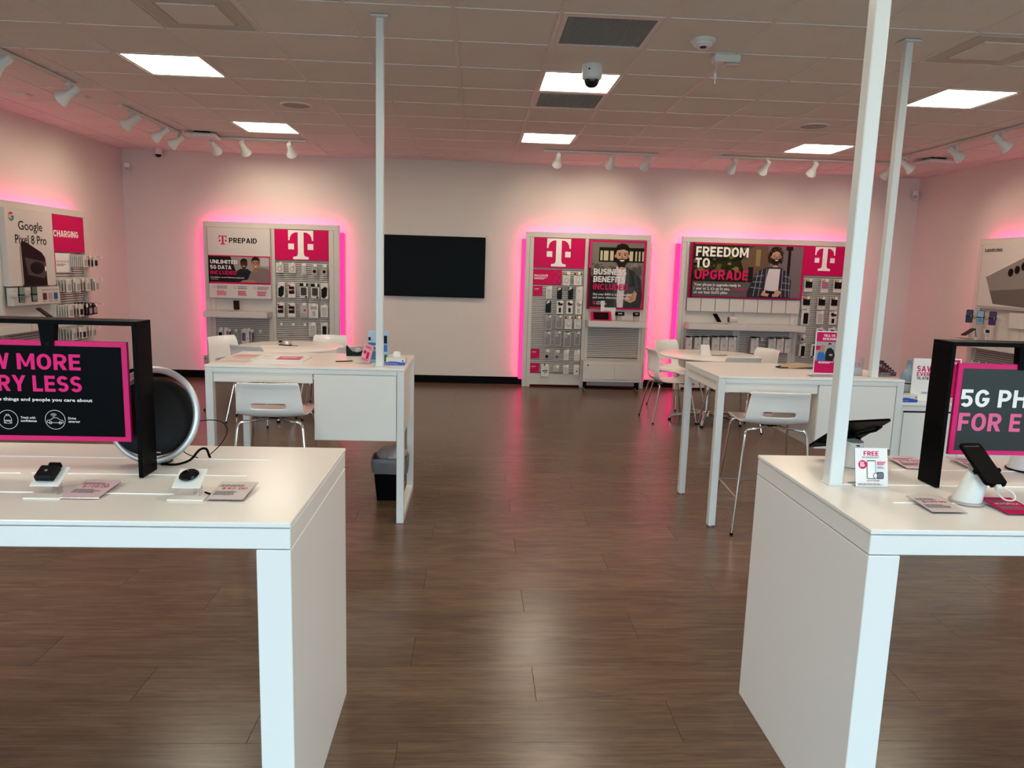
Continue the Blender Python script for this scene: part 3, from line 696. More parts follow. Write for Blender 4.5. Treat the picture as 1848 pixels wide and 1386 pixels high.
DKBG = mat('dark_room_print', '241c1a', .7); WHITEP = mat('white_shirt_print', 'd8ccd0', .7); BEARD = mat('beard_print', '2c1d15', .7); SMILE = mat('smile_print', 'e8dcd4', .7)
def face(P_, u, v, ru, rv, skin, hair, beard=None, long_hair=False, tilt=0.):
    if long_hair:
        P_.poly([(u-ru*1.5, v+rv*.9), (u-ru*1.75, v+rv*.2), (u-ru*1.45, v-rv*.7), (u-ru*.8, v-rv*1.3), (u, v-rv*1.45), (u+ru*.8, v-rv*1.3), (u+ru*1.4, v-rv*.6), (u+ru*1.5, v+rv*.3), (u+ru*1.3, v+rv*1.0), (u+ru*.6, v+rv*.9), (u-ru*.6, v+rv*1.1)], hair)
    P_.rect(u-ru*.5, v+rv*.5, u+ru*.5, v+rv*1.5, skin)
    P_.ell(u, v, ru, rv, skin); P_.ell(u-ru*1.0, v+rv*.05, ru*.16, rv*.2, skin, 10); P_.ell(u+ru*1.0, v+rv*.05, ru*.16, rv*.2, skin, 10)
    if beard: P_.poly([(u-ru*.98, v+rv*.1), (u-ru*.7, v+rv*.36), (u-ru*.3, v+rv*.34), (u, v+rv*.30), (u+ru*.3, v+rv*.34), (u+ru*.7, v+rv*.36), (u+ru*.98, v+rv*.1), (u+ru*.9, v+rv*.65), (u+ru*.5, v+rv*1.05), (u, v+rv*1.15), (u-ru*.5, v+rv*1.05), (u-ru*.9, v+rv*.65)], beard)
    if long_hair: P_.poly([(u-ru*1.05, v+rv*.1), (u-ru*1.1, v-rv*.6), (u-ru*.6, v-rv*1.1), (u+ru*.5, v-rv*1.12), (u+ru*1.08, v-rv*.5), (u+ru*1.0, v+rv*.1), (u+ru*.75, v-rv*.5), (u+ru*.1, v-rv*.78), (u-ru*.75, v-rv*.5)], hair)
    else: P_.poly([(u-ru*1.06, v+rv*.0), (u-ru*1.1, v-rv*.6), (u-ru*.8, v-rv*1.1), (u-ru*.2, v-rv*1.3), (u+ru*.5, v-rv*1.25), (u+ru*1.0, v-rv*.9), (u+ru*1.08, v-rv*.4), (u+ru*1.0, v+rv*.0), (u+ru*.85, v-rv*.5), (u+ru*.2, v-rv*.68), (u-ru*.8, v-rv*.55)], hair)
    sh = {SKIN1: mat('skin_print_dark_tone', '3a241c', .7), SKIN2: mat('skin_print_tan_tone', '8c5f49', .7), SKIN3: mat('skin_print_light_tone', 'a97d64', .7)}[skin]
    P_.poly([(u+ru*.55, v-rv*.5), (u+ru*.95, v-rv*.2), (u+ru*.93, v+rv*.2), (u+ru*.6, v+rv*.32), (u+ru*.72, v)], sh)
    P_.poly([(u-ru*.5, v+rv*.95), (u+ru*.5, v+rv*.95), (u+ru*.5, v+rv*1.3), (u, v+rv*1.18), (u-ru*.5, v+rv*1.3)], sh if not beard else beard)
    if long_hair:
        rq = random.Random(11); tones = (hair, mat('hair_print_tan', '6a4e34', .7), mat('hair_print_dark', '261a12', .7))
        for k in range(46):
            a = R(rq.uniform(-40, 220)); q = rq.uniform(1.05, 1.5); P_.ell(u+ru*q*math.cos(a), v-rv*.15-rv*q*.85*math.sin(a), ru*rq.uniform(.1, .2), rv*rq.uniform(.08, .15), rq.choice(tones), 7)
        for k in range(16): P_.ell(u+ru*rq.uniform(-.9, .9), v-rv*rq.uniform(.8, 1.25), ru*.15, rv*.1, rq.choice(tones), 7)
    elif not beard is None or True:
        rq = random.Random(12)
        for k in range(5): q = -.7+.33*k; P_.poly([(u+ru*q, v-rv*.8), (u+ru*(q+.12), v-rv*.82), (u+ru*(q+.3), v-rv*1.2), (u+ru*(q+.2), v-rv*1.2)], mat('hair_print_sheen', '2e2622', .7))
    for sgn in (-1, 1):
        P_.rect(u+sgn*ru*.42-ru*.2, v-rv*.26, u+sgn*ru*.42+ru*.2, v-rv*.18, hair); P_.ell(u+sgn*ru*.42, v-rv*.05, ru*.13, rv*.07, HAIRB, 10)
    P_.poly([(u-ru*.02, v-rv*.05), (u+ru*.14, v+rv*.25), (u-ru*.12, v+rv*.25)], mat('nose_shade_print', '8a5c48', .7))
    P_.poly([(u-ru*.4, v+rv*.45), (u+ru*.4, v+rv*.45), (u+ru*.2, v+rv*.62), (u-ru*.2, v+rv*.62)], SMILE)
p = part('poster', MB().rbox(.078, .892, FD-.064, FD-.06, 1.318, 1.694, M_MAG, .001), d1, label='prepaid poster with two smiling men')
P_ = Print(.078, .892, 1.318, 1.694, FD-.065)
P_.rect(0, .0, .015, 1, DKBG).rect(.015, .04, .985, .94, DKBG).poly([(.36, .04), (.985, .04), (.985, .94), (.62, .94), (.45, .6)], GREYBG).rect(.84, .06, .98, .35, mat('window_print', 'b8b4b4', .7))
P_.poly([(.42, .94), (.45, .55), (.52, .46), (.63, .46), (.69, .55), (.68, .94)], NAVY); face(P_, .575, .29, .052, .15, SKIN1, HAIRB)
P_.poly([(.58, .94), (.64, .8), (.69, .55), (.74, .46), (.84, .40), (.97, .45), (.985, .5), (.985, .94)], MAUVE); face(P_, .765, .27, .06, .19, SKIN2, HAIRB)
P_.poly([(.5, .94), (.56, .86), (.72, .84), (.8, .94)], SKIN2)
P_.text('UNLIMITED', .035, .475, .30, .135, M_TXTW, .018); P_.text('5G DATA', .035, .375, .49, .135, M_TXTW, .018); P_.text('INCLUDED', .035, .455, .68, .135, M_TXTP, .018)
P_.text('Only $50/mo. on our Unlimited prepaid plan', .035, .58, .80, .045, M_TXTW, .012); P_.text('Plus taxes & fees', .04, .16, .855, .022, M_TXTW); part('print', P_.mb, p)
P_ = Print(.075, .893, 1.126, 2.058, FD-.061)
for k, u in enumerate((.06, .40, .715)):
    P_.ell(u+.02, .845, .022, .018, M_TXTG, 14).ell(u+.02, .845, .016, .013, M_DISP, 14)
    P_.fine(u+.065, .825, u+.26, .875, M_TXTG, 3 if k == 2 else 2); P_.fine(u+.065, .895, u+.24, .965, M_TXTP, 4 if k == 0 else 3)
part('small_print', P_.mb, d1)
WH1 = 'left of the television'
hang_rows(d1, X1, [
 [(-2.690,-2.593,1.484,1.620,'ring'),(-2.525,-2.431,1.484,1.616,'ring'),(-2.359,-2.291,1.467,1.612,'blister'),(-2.219,-2.142,1.467,1.608,'dot'),(-2.087,-2.015,1.466,1.607,'dot')],
 [(-2.675,-2.577,1.150,1.352,'diag'),(-2.539,-2.438,1.151,1.347,'red'),(-2.381,-2.272,1.150,1.350,'folio'),(-2.231,-2.120,1.150,1.346,'folio'),(-2.103,-1.999,1.146,1.355,'diag')],
 [(-2.689,-2.588,.888,1.085,'redband'),(-2.545,-2.439,.890,1.081,'redband'),(-2.385,-2.276,.886,1.085,'greyband'),(-2.268,-2.139,.885,1.076,'camera'),(-2.106,-2.007,.897,1.066,'clear')],
 [(-2.693,-2.628,.764,.825,'tag'),(-2.525,-2.474,.764,.825,'tag'),(-2.371,-2.315,.764,.825,'tag'),(-2.269,-2.165,.627,.819,'clear2'),(-2.105,-2.010,.613,.823,'blackcase')]], WH1, 'packages on the prepaid display')
hang_rows(d1, X1, [[(-3.483,-3.416,.504,.717,'blackblob'),(-3.403,-3.364,.506,.718,'plain'),(-3.361,-3.322,.507,.709,'dark'),(-3.171,-3.106,.512,.714,'purple'),(-3.103,-3.063,.513,.721,'plain'),(-3.062,-3.020,.514,.706,'maroon'),(-3.286,-3.255,.657,.721,'tag'),(-2.963,-2.926,.665,.719,'tag')]], 'below the prepaid shelf', 'boxes under the prepaid shelf')

def shelf_phone(x, y, z, rz, label, dark=True, tilt=40, w=.075, h=.15, post=.07):
    """small display phone on a white angled stand"""
    t = thing('phone_stand', label + ' on its white stand', 'phone stand', (x, y, z), rz, group='small phone stands')
    part('foot', MB().rbox(-.05, .05, -.05, .06, 0, .006, M_DISP, .002), t)
    part('neck', MB().tube([(0, .02, .004), (0, .015, post*.6), (0, -.005, post)], .017, M_DISP, n=12), t, smooth=True)
    q = Matrix.Rotation(R(-tilt), 4, 'X'); base = Vector((x, y, z))
    o = solo('display_phone', MB().prism(rrect(-w/2, w/2, -h/2, h/2, .01), -.004, .004, M_DARK if dark else M_PURP), label, 'phone', group='display phones on shelves')
    part('screen', MB().prism(rrect(-w/2+.003, w/2-.003, -h/2+.004, h/2-.004, .008), -.0048, -.004, M_GLOSSB), o)
    mt = Matrix.Translation(base+Vector((0, 0, 0))) @ Matrix.Rotation(rz, 4, 'Z') @ Matrix.Translation((0, -.014, post+.012)) @ q
    o.matrix_world = mt
    return t
shelf_phone(-3.20, 9.98, .958, R(20), 'small black phone on the prepaid shelf', tilt=42)
t = thing('shelf_tray', 'thin white security tray lying on the prepaid shelf', 'tray', (-3.40, 10.0, .958)); part('plate', MB().rbox(-.17, .1, -.06, .06, 0, .006, M_DISP, .002), t); part('cable', MB().tube([(.1, 0, .006), (.14, .0, .012), (.19, -.01, .006)], .003, M_DISP, n=6), t)
t = thing('price_card', 'white price card lying on the prepaid shelf right of the phone', 'card', (-2.98, 9.96, .958)); part('holder', MB().rbox(-.07, .07, -.045, .045, 0, .004, M_CLEARP, .001), t); part('print', MB().box(-.06, .06, -.038, .038, .004, .0045, M_PAPER), t)

# ---- television
t = thing('television', 'large black wall television between the prepaid and business displays', 'television', (-.582, YB, 1.625))
part('panel', MB().rbox(-.697, .697, -.07, -.03, -.415, .415, M_BLACK, .006), t); part('screen', MB().box(-.685, .685, -.0715, -.0702, -.40, .405, M_TV), t)
part('mount', MB().box(-.25, .25, -.031, 0, -.2, .2, M_BLACKM), t)

# ---- display 2: business
X2 = .665; d2 = display('white display with the business poster right of the television', (X2, YB, 0), 0, 1.72, [(0, .055), (.057, .11), (.815, .862), (1.66, 1.72)])
t_panel(d2, .11, .815); slats(d2, .11, .815, .19, 1.645); slats(d2, .905, 1.62, .42, .86)
part('filler', MB().box(.862, .905, -.168, -.13, .19, 1.11, M_FIX).box(1.62, 1.66, -.168, -.13, .19, 1.11, M_FIX).box(.905, 1.62, -.15, -.13, .87, 1.12, M_FIX), d2)
shelf(d2, .865, 1.668)
WH2 = 'right of the television'
hang_rows(d2, X2, [
 [(1.180,1.283,1.421,1.603,'yring'),(1.332,1.441,1.425,1.601,'yclear')],
 [(.957,1.038,1.231,1.399,'clear'),(1.106,1.182,1.231,1.391,'black'),(1.258,1.334,1.233,1.401,'black'),(1.371,1.466,1.218,1.410,'whitecase')],
 [(.955,1.037,1.044,1.206,'black'),(1.110,1.202,1.030,1.211,'redblack'),(1.244,1.336,1.033,1.214,'redblack'),(1.370,1.461,1.030,1.212,'redclear')],
 [(.959,1.057,.810,1.007,'case'),(1.100,1.204,.823,1.011,'case'),(1.232,1.332,.823,1.002,'yclear'),(1.363,1.461,.827,1.006,'yclear')],
 [(.951,1.053,.586,.782,'case'),(1.096,1.197,.590,.792,'case'),(1.220,1.330,.568,.777,'case'),(1.369,1.458,.596,.792,'case')],
 [(.960,1.037,.389,.531,'dot'),(1.102,1.176,.386,.528,'purpledot'),(1.237,1.308,.389,.535,'ring'),(1.382,1.460,.386,.535,'ring')],
 [(.926,1.037,.149,.327,'bars'),(1.096,1.176,.225,.312,'blister'),(1.236,1.314,.193,.321,'clear'),(1.382,1.459,.181,.324,'smalldot')]], WH2, 'packages on the business display')
def mag_card(d, ox, a, b, z0, z1, txt, wide=False):
    p = part('category_card', MB().rbox(a-ox, b-ox, -.17, -.165, z0, z1, M_MAG, .001).box(a-ox+.01, a-ox+.02, -.165, -.15, z0+.02, z1-.02, M_CLEARP), d, label='magenta card reading ' + txt)
    P_ = Print(a-ox, b-ox, z0, z1, -.1705)
    if wide:
        P_.text(txt, .04, .52, .5, .16, M_TXTW, .012); P_.fine(.04, .55, .48, .68, M_TXTW, 2)
        for u, v in ((.78, .1), (.9, .3), (.82, .58), (.93, .72), (.76, .82)): P_.ell(u, v, .035, .08, M_PINK, 12); P_.ell(u, v, .028, .065, M_MAG, 12)
    else: P_.text(txt, .12, .62, .36, .1, M_TXTW, .01); P_.fine(.12, .42, .6, .52, M_PINK, 1); P_.ell(.8, .85, .08, .08, M_PINK, 10); P_.ell(.8, .85, .06, .06, M_MAG, 10)
    part('lettering', P_.mb, p)
mag_card(d2, X2, .775, 1.17, 1.425, 1.633, 'MAGSAFE', True); mag_card(d2, X2, .782, .913, 1.270, 1.406, 'CASES')
mag_card(d2, X2, .777, .901, .399, .531, 'CHARGING'); mag_card(d2, X2, .778, .904, .197, .327, 'MOUNTS')
p = part('poster', MB().rbox(.87, 1.66, FD-.035, FD, 1.112, 2.048, M_MAG, .002), d2, label='business poster of a bearded man holding a phone')
P_ = Print(.87, 1.66, 1.112, 2.048, FD-.036)
P_.rect(.035, .03, .955, .97, mat('airport_print', '7d766c', .7)).rect(.035, .5, .6, .97, mat('airport_dark_print', '2e2a27', .7)).rect(.17, .1, .955, .31, mat('board_print', '1c1a18', .7))
CRM = mat('board_letter_print', 'cfc29c', .7); rb = random.Random(5)
for k in range(40):
    u, v = rb.uniform(.06, .93), rb.uniform(.33, .6); a = rb.uniform(.012, .04); P_.ell(u, v, a, a*.8, mat('crowd_print', '5c544c', .7) if k % 3 else mat('crowd_light_print', '948a80', .7), 9)
for u0, u1 in ((.19, .23), (.25, .33), (.36, .42), (.70, .76), (.80, .83), (.86, .89), (.92, .95)): P_.rect(u0, .15, u1, .29, CRM)
for u, v in ((.14, .38), (.24, .42), (.8, .42), (.88, .44)): P_.ell(u, v, .05, .045, mat('crowd_print', '5c544c', .7), 12)
P_.poly([(.30, .97), (.33, .55), (.38, .44), (.47, .38), (.64, .37), (.80, .44), (.92, .56), (.955, .80), (.93, .97)], mat('jacket_print', '38383a', .7))
P_.poly([(.47, .38), (.64, .38), (.65, .5), (.62, .97), (.52, .97), (.46, .5)], WHITEP)
JK2 = mat('jacket_fold_print', '4c4c4e', .7)
P_.poly([(.47, .38), (.50, .37), (.53, .5), (.525, .62), (.46, .5)], WHITEP).poly([(.44, .40), (.475, .385), (.515, .7), (.50, .97), (.47, .97), (.42, .6)], JK2).poly([(.64, .37), (.70, .40), (.72, .6), (.645, .97), (.625, .97), (.655, .6)], JK2)
P_.poly([(.80, .46), (.82, .46), (.88, .72), (.86, .74)], JK2).poly([(.74, .44), (.755, .44), (.80, .66), (.785, .66)], mat('jacket_dark_print', '28282a', .7))
face(P_, .57, .215, .115, .135, SKIN3, HAIRB, BEARD)
P_.poly([(.64, .86), (.70, .74), (.80, .70), (.86, .76), (.84, .86), (.75, .90)], SKIN3); P_.poly([(.68, .67), (.82, .66), (.80, .76), (.70, .77)], mat('phone_print', '4a4a4c', .6))
for k in range(4): P_.poly([(.70+.012*k, .775+.027*k), (.80-.002*k, .745+.03*k), (.81-.002*k, .76+.03*k), (.705+.012*k, .79+.027*k)], mat('skin_print_light_tone', 'a97d64', .7))
P_.text('BUSINESS', .085, .655, .497, .086, M_TXTW, .022); P_.text('BENEFITS', .085, .64, .605, .086, M_TXTW, .022); P_.text('INCLUDED', .085, .69, .715, .086, M_TXTP, .022)
P_.text('Get over $400 in travel benefits', .085, .765, .798, .034, M_TXTW, .012); P_.text('and more, wherever you work.', .085, .73, .845, .034, M_TXTW, .012)
P_.tlogo(.115, .885, .05, M_HOT); P_.text('T-MOBILE', .15, .27, .905, .02, M_TXTW, .012); P_.text('FOR BUSINESS', .15, .33, .932, .02, M_TXTW, .012)
P_.rect(0, .0, .035, .4, M_MAGB).rect(0, .4, .035, 1, mat('dark_magenta_print', '5a0c2c', .5)); part('print', P_.mb, p)
# low cabinet in display 2
t = thing('low_cabinet', 'low white cabinet with two doors standing under the business display', 'cabinet', (1.495, 10.11, 0))
part('body', MB().rbox(0, .82, -.19, 0, .115, .40, M_DISP, .003).box(.02, .80, -.19, -.0, .40, .402, M_DISP), t)
for a, b in ((.03, .43), (.437, .79)):
    dd = part('door', MB().rbox(a, b, -.198, -.191, .15, .375, M_DISP, .002), t)
    if a < .1: part('lock', MB().cyl((a+.035, -.198, .345), (a+.035, -.203, .345), .010, M_BLACK), dd)
for x in (.03, .76):
    for y in (-.17, -.03): part('leg', MB().rbox(x, x+.025, y, y+.025, .006, .115, M_BLACK, .002), t); part('glide', MB().cyl((x+.012, y+.012, 0), (x+.012, y+.012, .006), .014, M_SILVER, n=10), t)
t = thing('display_tablet', 'tablet in a magenta case leaning on the business shelf', 'tablet', (1.72, 9.965, .958))
mt = Matrix.Rotation(R(-28), 4, 'X')
part('case', MB().prism(rrect(-.142, .142, 0, .135, .012), -.008, .008, M_MAG).xform(mt), t); part('screen', MB().prism(rrect(-.105, .105, .014, .122, .004), -.009, -.008, M_GLOSSB).xform(mt), t)
part('kickstand', MB().box(-.05, .05, .05, .058, 0, .06, M_BLACK), t)
t = thing('info_card', 'blank-looking white card behind the magenta tablet', 'card', (1.83, 10.085, .958)); part('sheet', MB().rbox(-.105, .105, -.006, 0, .004, .268, M_PAPER, .001), t)
P_ = Print(-.105, .105, .004, .268, -.0065); P_.fine(.35, .2, .65, .35, M_TXTG, 3); P_.fine(.2, .5, .8, .6, M_TXTG, 2); part('small_print', P_.mb, t); part('foot', MB().rbox(-.08, .08, -.03, .03, 0, .004, M_CLEARP, .001), t)
for x, w_, l_ in ((1.97, .125, 'black point-of-sale terminal on the business shelf, left one'), (2.20, .09, 'black point-of-sale terminal on the business shelf, right one')):
    t = thing('card_terminal', l_, 'terminal', (x, 9.98, .958), group='terminals on the business shelf')
    part('stand', MB().rbox(-.03, .03, -.02, .03, 0, .09, M_CARDG, .006), t)
    hd = part('head', MB().prism(rrect(-w_/2, w_/2, .075, .13, .008), -.035, -.012, M_BLACK), t); part('screen', MB().box(-w_*.2, w_*.25, -.0365, -.035, .095, .115, M_CARDG), hd)

# ---- display 3: upgrade
X3 = 2.827; d3 = display('widest white display with the FREEDOM TO UPGRADE poster', (X3, YB, 0), 0, 2.40, [(0, .06), (.062, .10), (1.672, 1.715), (2.34, 2.40)])
t_panel(d3, 1.72, 2.335); slats(d3, 1.715, 2.34, .2, 1.645); slats(d3, .13, .80, .2, .86); slats(d3, .90, 1.61, .2, .86)
part('filler', MB().box(.10, .13, -.168, -.13, .19, 1.3, M_FIX).box(.80, .90, -.168, -.13, .19, 1.3, M_FIX).box(1.61, 1.672, -.168, -.13, .19, 1.3, M_FIX).box(.13, 1.61, -.15, -.13, .87, 1.31, M_FIX).box(.846, .850, -.169, -.168, .19, 1.3, M_CARDG), d3)
part('shelf', MB().rbox(.10, .925, -.40, FD+.02, .876, .956, M_DISP, .003), d3); part('shelf', MB().rbox(.928, 1.74, -.40, FD+.02, .876, .956, M_DISP, .003), d3)
for k in range(8):
    a = .105+k*.2015; part('blank_card', MB().rbox(a, a+.193, FD-.03, FD-.012, 1.118, 1.298, M_DISP, .002), d3)
part('card_gap_shade', MB().box(.10, 1.72, FD-.010, FD, 1.120, 1.30, M_SLATBACK), d3)  # dark sheet added so the gaps between the cards read as shaded
p = part('poster', MB().rbox(.118, 1.725, FD-.035, FD, 1.310, 2.060, M_MAG, .002), d3, label='upgrade poster of a curly-haired man with a phone')
P_ = Print(.118, 1.725, 1.310, 2.060, FD-.036)
GR1, GR2, GR3 = mat('foliage_print_dark', '2c2a18', .7), mat('foliage_print', '55512a', .7), mat('foliage_print_light', '7c7638', .7)
P_.rect(.015, .03, .97, .97, mat('street_print', '4c423e', .7)).rect(.015, .03, .5, .72, GR1)
rb = random.Random(3)
for k in range(90):
    u, v = rb.uniform(.03, .49), rb.uniform(.06, .66); a = rb.uniform(.008, .032); P_.ell(u, v, a, a*1.6, rb.choice((GR1, GR1, GR2, GR2, GR3) if v < .5 else (GR1, mat('parked_print', '3c3632', .7), mat('street_print', '4c423e', .7))), 9)
P_.poly([(.43, .32), (.5, .1), (.56, .03), (.7, .03), (.7, .9), (.5, .9), (.48, .6)], mat('facade_print_brown', '6a5140', .7)).rect(.5, .42, .545, .95, mat('doorway_print', '231c1c', .7)).rect(.56, .1, .6, .4, mat('facade_print_tan', '8e7a52', .7))
P_.rect(.015, .7, .56, .97, mat('pavement_print', '5e5656', .7)).poly([(.66, .03), (.97, .03), (.97, .97), (.72, .97)], mat('facade_print_mauve', '76676b', .7)).rect(.84, .05, .865, .6, mat('drainpipe_print', '201a1c', .7)).rect(.82, .03, .88, .1, mat('drainpipe_print', '201a1c', .7))
PLAID, PLL = mat('plaid_print', '2e2e38', .7), mat('plaid_line_print', '8f8a92', .7)
P_.poly([(.50, .97), (.505, .86), (.56, .56), (.60, .47), (.68, .41), (.78, .41), (.845, .50), (.885, .66), (.885, .97)], PLAID)
for u0, v0, u1, v1 in ((.56, .58, .64, .56), (.545, .68, .63, .68), (.53, .78, .63, .80), (.82, .56, .86, .58), (.80, .68, .88, .70), (.79, .80, .885, .82)): P_.poly([(u0, v0), (u1, v1), (u1, v1+.014), (u0, v0+.014)], PLL)
for u0, v0, u1, v1 in ((.585, .5, .555, .95), (.62, .46, .60, .95), (.66, .44, .65, .95), (.80, .45, .80, .95), (.83, .48, .84, .95), (.86, .58, .87, .95)): P_.poly([(u0, v0), (u0+.006, v0), (u1+.006, v1), (u1, v1)], PLL)
P_.poly([(.68, .44), (.78, .44), (.775, .84), (.65, .86), (.665, .6)], WHITEP)
face(P_, .735, .215, .042, .13, SKIN3, mat('hair_print_brown', '3a2a1c', .7), BEARD, long_hair=True)
for sgn in (-1, 1): P_.ell(.735+sgn*.019, .205, .0145, .029, mat('glasses_print', '4a3c34', .5), 12); P_.ell(.735+sgn*.019, .205, .0128, .025, SKIN3, 12); P_.ell(.735+sgn*.019, .207, .005, .009, HAIRB, 8)
P_.poly([(.62, .93), (.635, .85), (.66, .82), (.70, .86), (.68, .95)], SKIN3).poly([(.77, .95), (.80, .86), (.76, .82), (.72, .86), (.72, .95)], SKIN3).poly([(.655, .84), (.74, .85), (.735, .90), (.66, .89)], M_DARK)
P_.text('FREEDOM', .03, .485, .25, .175, M_TXTW, .024); P_.text('TO', .03, .155, .455, .175, M_TXTW, .024); P_.text('UPGRADE', .03, .495, .665, .175, M_TXTP, .024)
P_.text('Your phone is upgrade-ready in', .03, .435, .785, .052, M_TXTW, .012); P_.text("1 year or 2, it's up to you,", .03, .345, .855, .052, M_TXTW, .012); P_.text('INCLUDED', .36, .495, .855, .045, M_TXTP, .012); P_.text('on our best Go5G plans', .03, .325, .925, .052, M_TXTW, .012)
P_.rect(0, 0, .015, .5, mat('dark_magenta_print', '5a0c2c', .5)).rect(0, .5, .015, 1, DKBG); part('print', P_.mb, p)
WH3 = 'right end of upgrade display'
hang_rows(d3, X3, [
 [(4.569,4.685,1.427,1.603,'yblack'),(4.806,4.909,1.422,1.604,'ypink'),(4.983,5.103,1.427,1.604,'yblack')],
 [(4.554,4.676,1.187,1.359,'yblack'),(4.777,4.892,1.187,1.362,'yblack'),(4.959,5.064,1.188,1.364,'yblack')],
 [(4.565,4.679,.965,1.175,'blackcase'),(4.779,4.883,.979,1.164,'clear'),(4.964,5.073,.978,1.163,'redblack')],
 [(4.580,4.628,.735,.815,'dot'),(4.790,4.889,.730,.934,'darkside'),(4.964,5.062,.735,.938,'darkside')],
 [(4.569,4.656,.503,.702,'darkside'),(4.737,4.835,.507,.706,'darkside'),(4.93,5.02,.507,.706,'darkside')]], WH3, 'packages on the upgrade display')
hang_rows(d3, X3, [[(2.935,3.021,.567,.767,'box'),(3.055,3.150,.570,.771,'box'),(3.168,3.267,.573,.773,'box'),(3.300,3.412,.559,.777,'box'),(3.420,3.530,.556,.780,'box'),(3.537,3.645,.552,.783,'box')],
 [(3.855,3.965,.550,.779,'box'),(4.106,4.212,.578,.777,'box'),(4.223,4.325,.569,.779,'box'),(3.985,4.06,.717,.776,'tag'),(4.34,4.42,.569,.779,'box')]], 'below the upgrade shelf', 'boxed cases under the upgrade shelf', 10.05)
shelf_phone(3.325, 9.98, .956, R(25), 'small black phone on the upgrade shelf', tilt=45)
t = thing('shelf_camera', 'white bullet camera lying on the upgrade shelf', 'camera', (3.545, 9.97, .956))
part('body', MB().cyl((-.05, 0, .062), (.065, .01, .062), .042, M_DISP, n=20), t, smooth=True); part('lens', MB().cyl((-.056, 0, .062), (-.05, 0, .062), .038, M_GLOSSB, n=20), t); part('base', MB().rbox(-.07, .09, -.05, .05, 0, .01, M_DISP, .003).box(-.02, .02, -.01, .01, .01, .03, M_DISP), t)
t = thing('security_puck', 'thin white puck tray on the right of the upgrade shelf', 'tray', (3.72, 9.95, .956)); part('plate', MB().rbox(-.06, .06, -.04, .04, 0, .005, M_DISP, .002), t); part('lip', MB().rbox(-.06, .06, .035, .04, .005, .012, M_DISP, .001), t)

# ---- display 4, left wall
Y4 = 6.55; d4 = display('white display with Google and CHARGING panels on the left wall', (XL, Y4, 0), R(90), 2.43, [(0, .05), (.765, .805), (1.635, 1.70), (2.335, 2.43)])
slats(d4, 1.70, 2.335, .2, 1.645); slats(d4, .845, 1.60, .2, .86); slats(d4, .09, .74, .2, .86)
part('filler', MB().box(.805, .845, -.168, -.13, .19, 1.3, M_FIX).box(1.60, 1.635, -.168, -.13, .19, 1.3, M_FIX).box(.845, 1.60, -.15, -.13, .87, 1.33, M_FIX).box(.05, .765, -.15, -.13, .87, 2.05, M_FIX), d4)
part('shelf', MB().rbox(.03, .80, -.42, FD+.02, .878, .958, M_DISP, .003), d4); part('shelf', MB().rbox(.81, 1.64, -.42, FD+.02, .878, .958, M_DISP, .003), d4)
p = part('logo_panel', MB().rbox(1.705, 2.33, FD-.004, FD+.012, 1.662, 2.058, M_MAG, .002), d4, label='magenta panel reading CHARGING')
P_ = Print(1.705, 2.33, 1.662, 2.058, FD-.0045); P_.text('CHARGING', .0, .795, .59, .18, M_TXTW, .016); part('lettering', P_.mb, p)
p = part('category_card', MB().rbox(1.715, 2.04, -.17, -.165, 1.44, 1.65, M_PAPER, .001).box(1.715, 1.735, -.172, -.17, 1.44, 1.65, M_MAG), d4, label='white card with a magenta edge')
P_ = Print(1.715, 2.04, 1.44, 1.65, -.1705); P_.text('FAST, SAFE, TRUSTED.', .12, .95, .48, .085, M_TXTP, .012); P_.fine(.12, .56, .7, .70, M_TXTG, 2); part('lettering', P_.mb, p)
g = part('sign_panel', MB().rbox(.81, 1.60, FD-.06, FD+.01, 1.308, 2.062, M_DISP, .004), d4, label='white panel with a large phone picture')
P_ = Print(.81, 1.60, 1.308, 2.062, FD-.061)
P_.text('Google', .245, .755, .265, .115, M_TXTB, .010); P_.text('Pixel 8 Pro', .165, .83, .445, .115, M_TXTB, .010)
def arc(P_, cu, cv, r0, r1, a0, a1, m, asp):
    n = 8; pts = [(cu+r1*math.cos(R(a0+(a1-a0)*i/n)), cv-r1*asp*math.sin(R(a0+(a1-a0)*i/n))) for i in range(n+1)]
    pts += [(cu+r0*math.cos(R(a1+(a0-a1)*i/n)), cv-r0*asp*math.sin(R(a1+(a0-a1)*i/n))) for i in range(n+1)]
    P_.poly(pts, m)
GC = (.115, .105, .03, .055, .79/.754)
arc(P_, GC[0], GC[1], GC[2], GC[3], 40, 150, mat('logo_red', 'c83c34', .6), GC[4]); arc(P_, GC[0], GC[1], GC[2], GC[3], 150, 210, M_YEL, GC[4])
arc(P_, GC[0], GC[1], GC[2], GC[3], 210, 310, mat('logo_green', '3c8c50', .6), GC[4]); arc(P_, GC[0], GC[1], GC[2], GC[3], 310, 360, mat('logo_blue', '3c6cc0', .6), GC[4]); P_.rect(.115, .095, .168, .122, mat('logo_blue', '3c6cc0', .6))
PH1, PH2 = mat('phone_back_print', '1c1212', .4), mat('phone_bar_print', '4c4644', .4)
P_.poly([(.255, 1.0), (.245, .5), (.27, .43), (.33, .41), (.40, .43), (.70, .55), (.77, .62), (.785, .72), (.79, 1.0)], PH1)
P_.poly([(.25, .98), (.25, .5), (.268, .46), (.28, .98)], M_CARDG)
P_.poly([(.33, .62), (.77, .68), (.78, .86), (.72, .90), (.38, .85)], PH2); P_.poly(ell(.58, .76, .15, .085, 20), M_DARK); P_.ell(.765, .77, .018, .04, M_TXTW, 12); part('print', P_.mb, g)
b4 = part('feature_board', MB().rbox(.81, 1.60, FD-.09, FD-.02, 1.12, 1.296, M_DISP, .003), d4, label='white board with phones and small pictures')
P_ = Print(.81, 1.60, 1.12, 1.296, FD-.091); P_.text('Google AI and so much more', .58, .97, .2, .07, M_TXTB, .0)
